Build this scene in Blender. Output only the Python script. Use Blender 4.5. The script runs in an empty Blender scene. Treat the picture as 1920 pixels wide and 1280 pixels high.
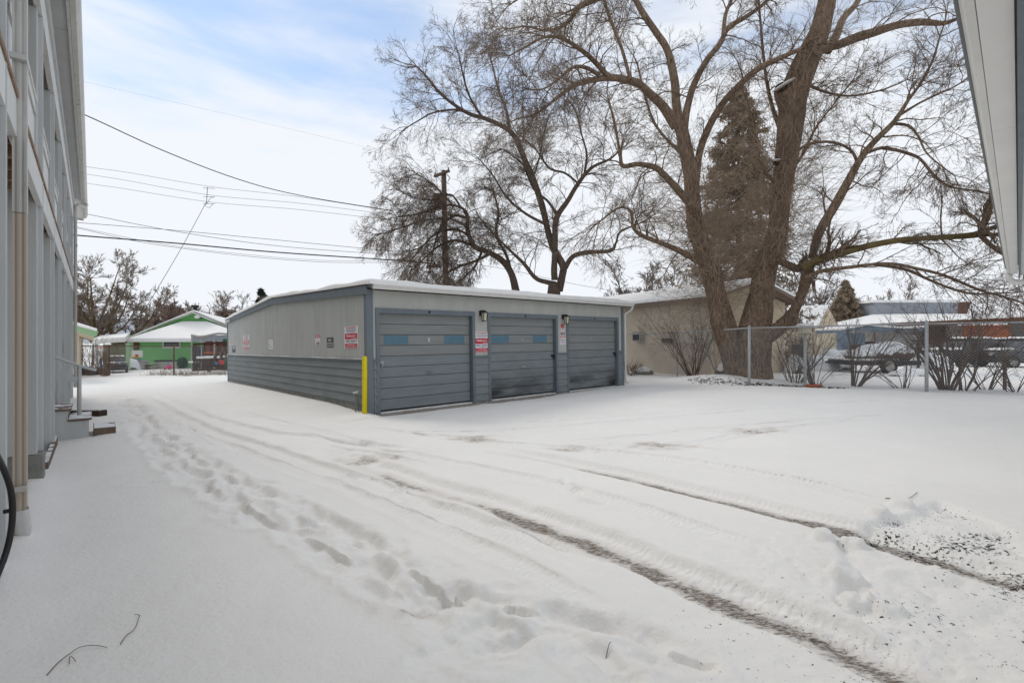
import bpy, math, random
import numpy as np
from mathutils import Vector, Matrix
random.seed(7)
RNG = np.random.default_rng(11)
SC = bpy.context.scene
COL = SC.collection
F = 906.7; CX = 960.0; CY = 640.0; CH = 1.5        # focal length in photo pixels, centre, eye height
def P(x, y, Z):
    """survey helper: a sighting (x, y) at measured distance Z -> point in metres"""
    return ((x-CX)/F*Z, Z, CH-(y-CY)/F*Z)
# ------------------------------------------------------------------ materials
def mat(name, col, rough=.7, var=.12, scale=6., bump=.0, bscale=40., stretch=(1,1,1), metal=0., snow=0., col2=None, spec=.3, stain=None, zstain=None):
    m = bpy.data.materials.new(name); m.use_nodes = True
    nt = m.node_tree; N = nt.nodes; L = nt.links
    b = N['Principled BSDF']
    b.inputs['Roughness'].default_value = rough; b.inputs['Metallic'].default_value = metal
    b.inputs['Specular IOR Level'].default_value = spec
    tc = N.new('ShaderNodeTexCoord'); mp = N.new('ShaderNodeMapping'); mp.inputs['Scale'].default_value = stretch
    L.new(tc.outputs['Object'], mp.inputs['Vector'])
    n = N.new('ShaderNodeTexNoise'); n.inputs['Scale'].default_value = scale; n.inputs['Detail'].default_value = 6
    n.inputs['Roughness'].default_value = .65
    L.new(mp.outputs[0], n.inputs['Vector'])
    r = N.new('ShaderNodeValToRGB')
    c2 = col2 if col2 else tuple(c*(1+var) for c in col)
    c1 = tuple(c*(1-var) for c in col) if not col2 else col
    r.color_ramp.elements[0].position = .34; r.color_ramp.elements[1].position = .68
    r.color_ramp.elements[0].color = (*c1, 1); r.color_ramp.elements[1].color = (*c2, 1)
    L.new(n.outputs['Fac'], r.inputs['Fac'])
    out = r.outputs['Color']
    if stain:                                       # (colour, scale, threshold, softness)
        sc, ss, th, sf = stain
        n3 = N.new('ShaderNodeTexNoise'); n3.inputs['Scale'].default_value = ss; n3.inputs['Detail'].default_value = 8
        L.new(mp.outputs[0], n3.inputs['Vector'])
        mr = N.new('ShaderNodeMapRange'); mr.inputs['From Min'].default_value = th; mr.inputs['From Max'].default_value = th+sf
        L.new(n3.outputs['Fac'], mr.inputs['Value'])
        sf_ = mr.outputs[0]
        if zstain:
            sz = N.new('ShaderNodeSeparateXYZ'); L.new(tc.outputs['Object'], sz.inputs[0])
            zr = N.new('ShaderNodeMapRange'); zr.inputs['From Min'].default_value = zstain[1]; zr.inputs['From Max'].default_value = zstain[0]; L.new(sz.outputs['Z'], zr.inputs['Value'])
            mm = N.new('ShaderNodeMath'); mm.operation = 'MULTIPLY'; L.new(zr.outputs[0], mm.inputs[0]); L.new(mr.outputs[0], mm.inputs[1]); sf_ = mm.outputs[0]
            mr.inputs['From Min'].default_value = .36; mr.inputs['From Max'].default_value = .62
        mx = N.new('ShaderNodeMix'); mx.data_type = 'RGBA'; mx.inputs[7].default_value = (*sc, 1)
        L.new(sf_, mx.inputs[0]); L.new(out, mx.inputs[6]); out = mx.outputs[2]
    if snow > 0:                                    # snow caught on whatever faces up
        g = N.new('ShaderNodeNewGeometry'); sx = N.new('ShaderNodeSeparateXYZ'); L.new(g.outputs['Normal'], sx.inputs[0])
        n2 = N.new('ShaderNodeTexNoise'); n2.inputs['Scale'].default_value = 3.1; n2.inputs['Detail'].default_value = 5
        L.new(tc.outputs['Object'], n2.inputs['Vector'])
        a = N.new('ShaderNodeMath'); a.operation = 'MULTIPLY_ADD'; a.inputs[1].default_value = 1.3; L.new(n2.outputs['Fac'], a.inputs[0]); L.new(sx.outputs['Z'], a.inputs[2])
        mr = N.new('ShaderNodeMapRange'); mr.inputs['From Min'].default_value = 2.1-snow; mr.inputs['From Max'].default_value = 2.2-snow
        L.new(a.outputs[0], mr.inputs['Value'])
        mx = N.new('ShaderNodeMix'); mx.data_type = 'RGBA'; mx.inputs[7].default_value = (.78, .79, .8, 1)
        L.new(mr.outputs[0], mx.inputs[0]); L.new(out, mx.inputs[6]); out = mx.outputs[2]
    L.new(out, b.inputs['Base Color'])
    if bump:
        nb = N.new('ShaderNodeTexNoise'); nb.inputs['Scale'].default_value = bscale; nb.inputs['Detail'].default_value = 5
        L.new(mp.outputs[0], nb.inputs['Vector'])
        bp = N.new('ShaderNodeBump'); bp.inputs['Strength'].default_value = bump; bp.inputs['Distance'].default_value = .02
        L.new(nb.outputs['Fac'], bp.inputs['Height']); L.new(bp.outputs['Normal'], b.inputs['Normal'])
    return m
M = {}
def mk(k, *a, **kw): M[k] = mat(k, *a, **kw)
mk('siding_grey', (.43,.44,.42), .8, .05, 3., .25, 30, stretch=(1,1,.12), stain=((.36,.37,.35), 7., .5, .3))
mk('wall_pale', (.45,.455,.42), .8, .07, 3., .15, 30, stretch=(1,1,.3))
mk('lap_blue', (.21,.23,.235), .75, .10, 4., .2, 40, stretch=(.3,.3,1.5), stain=((.13,.14,.14), 2.2, .58, .3))
mk('lap_groove', (.045,.05,.055), .9)
mk('trim_blue', (.155,.182,.203), .7, .10, 5., .15, 40, stretch=(1,1,.3))
mk('door_grey', (.23,.24,.235), .65, .08, 4., .15, 50, stretch=(.3,.3,2))
mk('door_low', (.20,.225,.235), .65, .09, 4., .15, 50, stretch=(.3,.3,2))
mk('door_sooty', (.20,.22,.228), .7, .1, 4., .15, 50, stretch=(.4,.4,1.4), stain=((.03,.026,.024), 2.4, .45, .22), zstain=(.1,.75))
mk('panel_teal', (.10,.19,.25), .6, .08, 3.)
mk('concrete', (.24,.24,.22), .9, .2, 6., .5, 40, stain=((.14,.12,.1), 3., .55, .2))
mk('gutter_white', (.66,.655,.62), .4, .06, 3., 0, stain=((.38,.36,.32), 4., .66, .2))
mk('gutter_grey', (.50,.495,.47), .45, .08, 3., 0, stretch=(1,1,.2), stain=((.22,.18,.15), 9., .6, .2))
mk('soffit_white', (.72,.71,.69), .6, .05, 1.2, .05, 20)
mk('soffit_grey', (.56,.57,.56), .7, .06, 2.)
mk('paint_grey', (.50,.515,.515), .7, .08, 3., .12, 40, stretch=(1,1,.15), stain=((.2,.19,.18), 6., .64, .2))
mk('paint_light', (.66,.67,.66), .65, .07, 3., .1, 40, stretch=(1,1,.2), stain=((.32,.28,.24), 6., .62, .2))
mk('paint_dark', (.22,.235,.24), .75, .08, 3., .12, 40, stretch=(1,1,.15))
mk('wood_raw', (.20,.11,.065), .85, .3, 8., .4, 50, stretch=(1,.3,1), col2=(.36,.26,.19))
mk('wood_step', (.17,.12,.09), .85, .2, 8., .4, 50, snow=.55)
mk('downspout_tan', (.46,.40,.33), .5, .06, 3., 0, stretch=(1,1,.15), stain=((.33,.25,.19), 8., .62, .2))
mk('downspout_white', (.58,.58,.57), .5, .08, 5., 0, stain=((.12,.11,.1), 18., .68, .1))
mk('metal_galv', (.40,.41,.41), .5, .12, 12., .0, metal=.15)
mk('metal_wire', (.42,.43,.43), .6, .1, 10., metal=.1)
mk('metal_rust', (.13,.085,.065), .85, .3, 10.)
mk('black_rubber', (.02,.02,.022), .45, .1)
mk('black_metal', (.018,.018,.02), .45, .1)
mk('lamp_glass', (.55,.52,.40), .15, .1, spec=.6)
mk('yellow_paint', (.75,.62,.01), .5, .05, 5.)
mk('white_paint', (.72,.72,.7), .6, .05)
mk('sign_white', (.72,.68,.70), .5, .03)
mk('sign_red', (.50,.015,.025), .5, .06)
mk('sign_faded', (.52,.17,.17), .6, .1)
mk('sign_black', (.035,.038,.04), .5, .1)
mk('sign_blue', (.07,.11,.20), .5, .05)
mk('bark', (.065,.044,.030), .95, .3, 14., 1., 22, stretch=(1.6,1.6,.30), col2=(.30,.21,.145), snow=.52)
mk('bark_moss', (.10,.075,.03), .95, .3, 6., .8, 22, col2=(.19,.145,.06), snow=.34)
mk('bark_far', (.07,.052,.04), .95, .3, 6., .5, 20, col2=(.15,.11,.085), snow=.38)
mk('twig', (.13,.095,.07), .9, .3, 2., col2=(.27,.205,.155))
mk('shoot', (.24,.175,.125), .9, .3, 2., col2=(.44,.34,.255))
mk('twig_far', (.15,.115,.09), .9, .3, 2., col2=(.30,.24,.195))
mk('twig_grey', (.12,.10,.085), .9, .3, 2., col2=(.24,.2,.175))
mk('stem_dark', (.09,.064,.05), .9, .3, 4., col2=(.18,.13,.10), snow=.2)
mk('bush_brown', (.15,.10,.08), .9, .3, 2., col2=(.27,.19,.155))
mk('needles', (.20,.155,.105), .9, .35, 1.5, col2=(.42,.33,.235))
mk('needles_green', (.022,.03,.02), .9, .3, 1.5, col2=(.05,.06,.04))
mk('stucco', (.58,.50,.40), .95, .06, 2., .5, 60, stain=((.50,.42,.33), 1.2, .5, .3))
mk('stucco_light', (.50,.42,.30), .95, .06, 2., .5, 60)
mk('soffit_brown', (.20,.15,.12), .9, .1)
mk('green_wall', (.20,.50,.18), .8, .05, 2.)
mk('green_dark', (.13,.36,.11), .8, .05, 2.)
mk('green_pale', (.30,.46,.26), .8, .06, 2.)
mk('olive_wall', (.18,.19,.12), .85, .1, 2.)
mk('window_dark', (.03,.032,.036), .15, .1, spec=.6)
mk('cream', (.52,.44,.32), .85, .05, 3.)
mk('steel_blue', (.27,.29,.32), .7, .05, 2.)
mk('fascia_brown', (.14,.06,.035), .8, .2, 4.)
mk('orange_panel', (.62,.15,.035), .6, .12, 5.)
mk('maroon', (.10,.025,.022), .7, .2)
mk('tarp_blue', (.13,.19,.26), .6, .2, 5., .3, 12, snow=.35)
mk('car_dark', (.03,.033,.04), .3, .2, 3., snow=.6, spec=.5)
mk('car_grey', (.05,.055,.065), .3, .2, 3., snow=.6, spec=.5)
mk('junk', (.13,.09,.07), .9, .4, 12., .4, 20, snow=1.5)
mk('brick', (.35,.10,.05), .85, .2, 12., .4, 60)
mk('plastic_pink', (.65,.05,.16), .5, .1)
mk('plastic_red', (.55,.035,.03), .5, .1)
mk('plastic_blue', (.06,.16,.35), .5, .1)
mk('plastic_green', (.02,.12,.06), .5, .1)
mk('plastic_teal', (.08,.28,.35), .5, .1)
mk('plastic_yellow', (.75,.35,.05), .5, .1)
mk('bin_grey', (.38,.36,.33), .7, .1)
mk('timber_dark', (.055,.035,.028), .85, .3, 8., snow=.35)
mk('fence_red', (.20,.06,.045), .85, .25, 8., stretch=(3,3,.4))
mk('net_black', (.05,.053,.062), .8, .1)
mk('cable', (.02,.02,.022), .6, .1)
mk('cable_thin', (.20,.21,.23), .7, .1)
mk('pole_wood', (.10,.07,.055), .95, .3, 6., .5, 40, stretch=(1,1,.15), col2=(.17,.125,.1))
mk('leaf_dead', (.09,.055,.03), .9, .3)
mk('hill', (.26,.29,.34), 1., .25, .03, col2=(.42,.45,.5))
mk('floor_tile', (.4,.4,.4), .8)
def snow_mat():
    m = bpy.data.materials.new('snow'); m.use_nodes = True; nt = m.node_tree; N = nt.nodes; L = nt.links
    b = N['Principled BSDF']; b.inputs['Roughness'].default_value = .65; b.inputs['Specular IOR Level'].default_value = .25
    tc = N.new('ShaderNodeTexCoord')
    n = N.new('ShaderNodeTexNoise'); n.inputs['Scale'].default_value = 2.5; n.inputs['Detail'].default_value = 8
    L.new(tc.outputs['Object'], n.inputs['Vector'])
    r = N.new('ShaderNodeValToRGB'); r.color_ramp.elements[0].position = .3; r.color_ramp.elements[1].position = .7
    r.color_ramp.elements[0].color = (.78,.77,.75,1); r.color_ramp.elements[1].color = (.82,.81,.79,1)
    L.new(n.outputs['Fac'], r.inputs['Fac']); L.new(r.outputs[0], b.inputs['Base Color'])
    nb = N.new('ShaderNodeTexNoise'); nb.inputs['Scale'].default_value = 22; nb.inputs['Detail'].default_value = 6
    L.new(tc.outputs['Object'], nb.inputs['Vector'])
    bp = N.new('ShaderNodeBump'); bp.inputs['Strength'].default_value = .35; bp.inputs['Distance'].default_value = .02
    L.new(nb.outputs['Fac'], bp.inputs['Height']); L.new(bp.outputs['Normal'], b.inputs['Normal'])
    return m
M['snow'] = snow_mat()
# ------------------------------------------------------------------ mesh helpers
class MB:
    def __init__(s): s.v = []; s.f = []
    def add(s, vs, fs):
        o = len(s.v); s.v += [tuple(v) for v in vs]; s.f += [tuple(i+o for i in f) for f in fs]; return s
    def box(s, x0, y0, z0, x1, y1, z1, bev=0.):
        if bev:
            import itertools
            X = (x0, x1); Y = (y0, y1); Z = (z0, z1); c = bev
            vs = []; idx = {}
            for i, j, k in itertools.product((0, 1), repeat=3):
                sx, sy, sz = (1 if i == 0 else -1), (1 if j == 0 else -1), (1 if k == 0 else -1)
                for a in range(3):
                    p = [X[i], Y[j], Z[k]]; d = [sx, sy, sz]
                    for b in range(3):
                        if b != a: p[b] += d[b]*c
                    idx[(i, j, k, a)] = len(vs); vs.append(p)
            fs = []
            def q(*k): fs.append([idx[t] for t in k])
            for v in (0, 1):
                q((v,0,0,0),(v,0,1,0),(v,1,1,0),(v,1,0,0)); q((0,v,0,1),(1,v,0,1),(1,v,1,1),(0,v,1,1)); q((0,0,v,2),(0,1,v,2),(1,1,v,2),(1,0,v,2))
            for a, b in itertools.product((0, 1), repeat=2):
                q((a,b,0,0),(a,b,1,0),(a,b,1,1),(a,b,0,1)); q((a,0,b,0),(a,1,b,0),(a,1,b,2),(a,0,b,2)); q((0,a,b,1),(1,a,b,1),(1,a,b,2),(0,a,b,2))
            for i, j, k in itertools.product((0, 1), repeat=3): q((i,j,k,0),(i,j,k,1),(i,j,k,2))
            return s.add(vs, fs)
        return s.add([(x0,y0,z0),(x1,y0,z0),(x1,y1,z0),(x0,y1,z0),(x0,y0,z1),(x1,y0,z1),(x1,y1,z1),(x0,y1,z1)],
                     [(0,3,2,1),(4,5,6,7),(0,1,5,4),(1,2,6,5),(2,3,7,6),(3,0,4,7)])
    def prism(s, poly, vec):
        n = len(poly); v = Vector(vec)
        vs = [Vector(p) for p in poly]; vs += [p+v for p in vs]
        return s.add(vs, [tuple(range(n))[::-1], tuple(range(n, 2*n))]+[(i, (i+1) % n, (i+1) % n+n, i+n) for i in range(n)])
    def bar(s, a, b, w, h=None, up=(0,0,1)):
        a = Vector(a); b = Vector(b); d = (b-a).normalized(); u = Vector(up)
        r = d.cross(u)
        if r.length < 1e-4: r = d.cross(Vector((1,0,0)))
        r.normalize(); u = r.cross(d); h = w if h is None else h
        q = [r*(sx*w/2)+u*(sz*h/2) for sx, sz in ((-1,-1),(1,-1),(1,1),(-1,1))]
        return s.add([a+k for k in q]+[b+k for k in q], [(0,1,2,3),(4,7,6,5),(0,4,5,1),(1,5,6,2),(2,6,7,3),(3,7,4,0)])
    def tube(s, pts, rad, n=8, cap=True):
        pts = [Vector(p) for p in pts]; k = len(pts)
        if not hasattr(rad, '__len__'): rad = [rad]*k
        u = None; vs = []
        for i, p in enumerate(pts):
            d = (pts[min(i+1, k-1)]-pts[max(i-1, 0)]).normalized()
            if u is None:
                u = d.cross(Vector((0,0,1)))
                if u.length < .05: u = d.cross(Vector((1,0,0)))
            u = (u-d*u.dot(d)).normalized(); w = d.cross(u)
            for j in range(n):
                a = 2*math.pi*j/n; vs.append(p+(u*math.cos(a)+w*math.sin(a))*rad[i])
        fs = [(i*n+j, i*n+(j+1) % n, (i+1)*n+(j+1) % n, (i+1)*n+j) for i in range(k-1) for j in range(n)]
        if cap: fs += [tuple(range(n))[::-1], tuple(range((k-1)*n, k*n))]
        return s.add(vs, fs)
    def grid(s, fn, nu, nv):
        vs = [fn(i/nu, j/nv) for i in range(nu+1) for j in range(nv+1)]
        return s.add(vs, [(i*(nv+1)+j, (i+1)*(nv+1)+j, (i+1)*(nv+1)+j+1, i*(nv+1)+j+1) for i in range(nu) for j in range(nv)])
    def ball(s, c, r, n=10, m=7, jit=0.):
        c = Vector(c)
        if not hasattr(r, '__len__'): r = (r, r, r)
        vs = []; 
        for i in range(m+1):
            th = math.pi*i/m
            for j in range(n):
                ph = 2*math.pi*j/n; k = 1+random.uniform(-jit, jit)
                vs.append(c+Vector((r[0]*math.sin(th)*math.cos(ph), r[1]*math.sin(th)*math.sin(ph), r[2]*math.cos(th)))*k)
        return s.add(vs, [(i*n+j, (i+1)*n+j, (i+1)*n+(j+1) % n, i*n+(j+1) % n) for i in range(m) for j in range(n)])
    def build(s, name, m, parent=None, smooth=False, mw=None):
        me = bpy.data.meshes.new(name); me.from_pydata(s.v, [], s.f); me.validate(); me.update()
        import bmesh
        bm = bmesh.new(); bm.from_mesh(me); bmesh.ops.recalc_face_normals(bm, faces=bm.faces); bm.to_mesh(me); bm.free()
        if smooth:
            for p in me.polygons: p.use_smooth = True
        me.materials.append(M[m] if isinstance(m, str) else m)
        o = bpy.data.objects.new(name, me); COL.objects.link(o)
        if parent: o.parent = parent
        if mw is not None: o.matrix_world = mw
        return o
def arr_mesh(name, V, Q, m, parent=None, smooth=True, attrs=None):
    me = bpy.data.meshes.new(name); k = Q.shape[1]
    me.vertices.add(len(V)); me.vertices.foreach_set('co', np.asarray(V, np.float32).ravel())
    me.loops.add(Q.size); me.loops.foreach_set('vertex_index', Q.astype(np.int32).ravel())
    me.polygons.add(len(Q)); me.polygons.foreach_set('loop_start', np.arange(0, Q.size, k, dtype=np.int32))
    me.polygons.foreach_set('loop_total', np.full(len(Q), k, np.int32))
    if smooth: me.polygons.foreach_set('use_smooth', np.ones(len(Q), bool))
    me.update(calc_edges=True)
    for an, av in (attrs or {}).items():
        a = me.attributes.new(an, 'FLOAT', 'POINT'); a.data.foreach_set('value', np.asarray(av, np.float32))
    me.materials.append(M[m] if isinstance(m, str) else m)
    o = bpy.data.objects.new(name, me); COL.objects.link(o)
    if parent: o.parent = parent
    return o
def tag(o, label=None, cat=None, group=None, kind=None):
    if label: o['label'] = label
    if cat: o['category'] = cat
    if group: o['group'] = group
    if kind: o['kind'] = kind
    return o
def thing(name, label, cat, mw=None, loc=(0,0,0), group=None):
    o = bpy.data.objects.new(name, None); COL.objects.link(o); o.empty_display_size = .3
    o.matrix_world = mw if mw is not None else Matrix.Translation(loc)
    return tag(o, label, cat, group)
def frame(origin, x, y=None):
    """matrix with local x along x, z near up"""
    x = Vector(x).normalized(); y = Vector(y) if y is not None else Vector((0,0,1)).cross(x)
    y = (y-x*y.dot(x)).normalized(); z = x.cross(y)
    return Matrix(((x.x,y.x,z.x,origin[0]),(x.y,y.y,z.y,origin[1]),(x.z,y.z,z.z,origin[2]),(0,0,0,1)))
def ease(a, b, x):
    t = np.clip((x-a)/(b-a), 0, 1); return t*t*(3-2*t)
_H = np.random.default_rng(5).random((256, 256))
def vnoise(x, y):
    xi = np.floor(x).astype(int); yi = np.floor(y).astype(int); fx = x-xi; fy = y-yi
    fx = fx*fx*(3-2*fx); fy = fy*fy*(3-2*fy)
    h = lambda a, b: _H[a & 255, b & 255]
    return (h(xi,yi)*(1-fx)+h(xi+1,yi)*fx)*(1-fy)+(h(xi,yi+1)*(1-fx)+h(xi+1,yi+1)*fx)*fy
def fbm(x, y, o=4):
    s = 0; a = .5
    for i in range(o): s = s+a*vnoise(x*2**i+i*17.3, y*2**i+i*9.1); a *= .5
    return s
def gbase(x, y):
    x = np.asarray(x, float); y = np.asarray(y, float)
    z = .02+.024*(8*np.tanh(x/9.))*1.12
    return z-.0*y
def text_mesh(s, size, w=None, bold=0.0, shear=0.):
    cu = bpy.data.curves.new('lettering', 'FONT'); cu.body = s; cu.size = size; cu.align_x = 'CENTER'; cu.align_y = 'CENTER'
    cu.offset = bold; cu.extrude = .0006; cu.resolution_u = 3; cu.shear = shear
    o = bpy.data.objects.new('lettering', cu); COL.objects.link(o)
    bpy.context.view_layer.update()
    me = bpy.data.meshes.new_from_object(o.evaluated_get(bpy.context.evaluated_depsgraph_get()))
    V = np.array([v.co[:] for v in me.vertices]) if len(me.vertices) else np.zeros((0,3))
    Fs = [tuple(p.vertices) for p in me.polygons]
    bpy.data.objects.remove(o); bpy.data.curves.remove(cu); bpy.data.meshes.remove(me)
    if w and len(V):
        ww = V[:,0].max()-V[:,0].min(); V[:,0] *= w/ww
    if len(V): V[:,0] -= (V[:,0].max()+V[:,0].min())/2; V[:,1] -= (V[:,1].max()+V[:,1].min())/2
    return V, Fs
def lettering(root, items, m, name='lettering', zoff=.006):
    """items: (text, x, y, height, width) in the sign's own plane (x right, y up in local X / Z)"""
    b = MB()
    for s, x, y, h, w in items:
        V, Fs = text_mesh(s, h*1.35, w, h*.02)
        b.add([(x+v[0], -zoff-v[2], y+v[1]) for v in V], Fs)
    return b.build(name, m, root)
def sign(name, label, mw, w, h, back, bands=(), texts=(), group=None, t=.004, octagon=False):
    """sign whose local X is to the right, Z up, -Y outwards; centred on its origin"""
    r = thing(name, label, 'sign', mw, group=group)
    b = MB()
    if octagon:
        b.prism([(w/2*math.cos(a)/math.cos(math.pi/8), 0, h/2*math.sin(a)/math.cos(math.pi/8)) for a in [math.pi/8+i*math.pi/4 for i in range(8)]], (0,-t,0))
    else: b.box(-w/2, -t, -h/2, w/2, 0, h/2)
    b.build('board', back, r)
    for (x0, z0, x1, z1, m) in bands:
        MB().box(x0*w/2, -t-.002, z0*h/2, x1*w/2, -t+.001, z1*h/2).build('panel', m, r)
    by = {}
    for (s, x, z, hh, ww, m) in texts: by.setdefault(m, []).append((s, x*w/2, z*h/2, hh*h/2, ww*w/2))
    for m, it in by.items():
        for q in it: lettering(r, [q], m, zoff=t+.003)
    return r
# ------------------------------------------------------------------ ground
def to_ground(x, y):
    Z = 5.
    for _ in range(12):
        X = (x-CX)/F*Z; Z = (CH-float(gbase(X, Z)))*F/(y-CY)
    return ((x-CX)/F*Z, Z)
GX = Vector((1015,906.7,11)).normalized(); GY = Vector((-805,906.7,-15)).normalized()
GMW = frame((-3.027,10.24,-.03), GX, GY)
def seg_dist(x, y, pts):
    """distance to a polyline, arc length and signed side"""
    D = np.full(x.shape, 1e9); S = np.zeros(x.shape); A = np.zeros(x.shape); acc = 0.
    for (x0, y0), (x1, y1) in zip(pts[:-1], pts[1:]):
        dx, dy = x1-x0, y1-y0; l = math.hypot(dx, dy)
        t = np.clip(((x-x0)*dx+(y-y0)*dy)/(l*l), 0, 1)
        ex = x-x0-t*dx; ey = y-y0-t*dy; d = np.hypot(ex, ey)
        k = d < D; D[k] = d[k]; A[k] = (acc+t*l)[k]; S[k] = np.sign(dx*ey-dy*ex)[k]; acc += l
    return D, A, S, acc
def crom(pts, n=6):
    out = []
    P4 = [pts[0]]+list(pts)+[pts[-1]]
    for i in range(1, len(P4)-2):
        a, b, c, d = (np.array(P4[i+k], float) for k in (-1, 0, 1, 2))
        for j in range(n):
            t = j/n; out.append(.5*((2*b)+(-a+c)*t+(2*a-5*b+4*c-d)*t*t+(-a+3*b-3*c+d)*t**3))
    out.append(np.array(pts[-1], float)); return out
# tyre ruts: sightings on the snow, half width, depth, dirt range
RUTS = [
 ([(600,842),(690,872),(788,905),(850,922),(928,944),(1000,972),(1081,1002),(1169,1034),(1250,1066),(1300,1086),(1386,1116),(1522,1172),(1635,1224),(1748,1271),(1900,1340)], .23, .055, 1.3),
 ([(880,838),(967,849),(1037,860),(1125,878),(1212,897),(1250,907),(1372,932),(1476,959),(1567,982),(1658,1003),(1771,1038),(1920,1075),(2050,1110)], .21, .05, 1.35),
 ([(280,735),(349,765),(406,789),(488,808),(569,819),(691,834),(760,842)], .15, .045, .0),
 ([(270,745),(329,777),(386,806),(455,828),(528,853),(589,876),(690,905),(790,945),(900,985),(1010,1020),(1100,1060)], .15, .045, .12),
 ([(560,830),(640,845),(720,858),(800,870)], .14, .025, .2),
 ([(1230,834),(1290,828),(1360,818),(1440,806),(1530,795),(1640,783)], .12, .02, .22),
 ([(430,770),(560,800),(700,838),(850,868),(1000,900),(1150,940),(1300,985),(1430,1030)], .13, .022, .0),
 ([(640,800),(760,812),(900,826),(1050,838),(1200,852),(1350,872),(1500,900),(1640,935)], .14, .022, .10),
 ([(330,790),(420,835),(520,872),(640,915),(760,965),(880,1020),(1000,1080),(1120,1150)], .10, .018, .0),
 ([(900,790),(1050,788),(1250,775),(1450,762),(1650,752),(1850,748)], .13, .018, .05),
 ([(1000,830),(1150,820),(1350,800),(1500,788),(1700,775)], .10, .015, .08),
 ([(700,815),(800,812),(950,806),(1100,795),(1300,778),(1500,764)], .13, .02, .04),
]
def footline(pts, step, wob, seed, a0=1.):
    r = random.Random(seed); g = [to_ground(*p) for p in pts]; g = crom(g, 8); out = []; acc = 0; side = 1
    for p, q in zip(g[:-1], g[1:]):
        d = q-p; l = float(np.hypot(*d)); acc += l
        if acc > step:
            acc = 0; side = -side; n = np.array([-d[1], d[0]])/max(l, 1e-6)
            c = p+n*side*wob+np.array([r.uniform(-.05, .05), r.uniform(-.05, .05)])
            out.append((c[0], c[1], math.atan2(d[1], d[0])+r.uniform(-.35, .35), r.uniform(.13, .17)*a0, r.uniform(.055, .08)*a0, r.uniform(.035, .07)))
    return out
FEET = (footline([(225,752),(262,800),(300,850),(350,885),(420,925),(500,968),(590,1012),(680,1062),(760,1118),(850,1172),(925,1215)], .24, .10, 1, 1.1)
      + footline([(240,748),(300,815),(380,865),(480,920),(560,955),(640,992),(700,1022),(775,1075),(860,1130),(1000,1155),(1120,1185),(1250,1210)], .25, .10, 2, 1.15)
      + footline([(215,760),(285,842),(330,880),(430,945),(520,985)], .26, .07, 3)
      + footline([(230,735),(255,765),(250,790),(300,820)], .2, .2, 4)
      + footline([(1180,1120),(1205,1175)], .3, .02, 5, 1.1)
      + footline([(1060,890),(1080,930),(1110,945)], .3, .05, 6, .9)
      + footline([(640,880),(720,905),(800,935)], .42, .1, 8, .9)
      + [(*to_ground(270,906), .2, .16, .06, .03), (*to_ground(870,1215), .9, .3, .11, .06), (*to_ground(480,700), 0, .2, .1, .02)])
TRAILS = [([(225,752),(262,800),(300,850),(350,885),(420,925),(500,968),(590,1012),(680,1062),(760,1118),(850,1172),(925,1215)], .15, .034),
 ([(240,748),(300,815),(380,865),(480,920),(560,955),(640,992),(700,1022),(775,1075),(850,1120)], .12, .034),
 ([(850,1120),(1000,1150),(1130,1180),(1300,1230)], .13, .03), ([(930,1215),(1010,1195),(1080,1215),(1150,1262)], .12, .022), ([(212,745),(240,775),(275,800)], .45, .018)]
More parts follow.
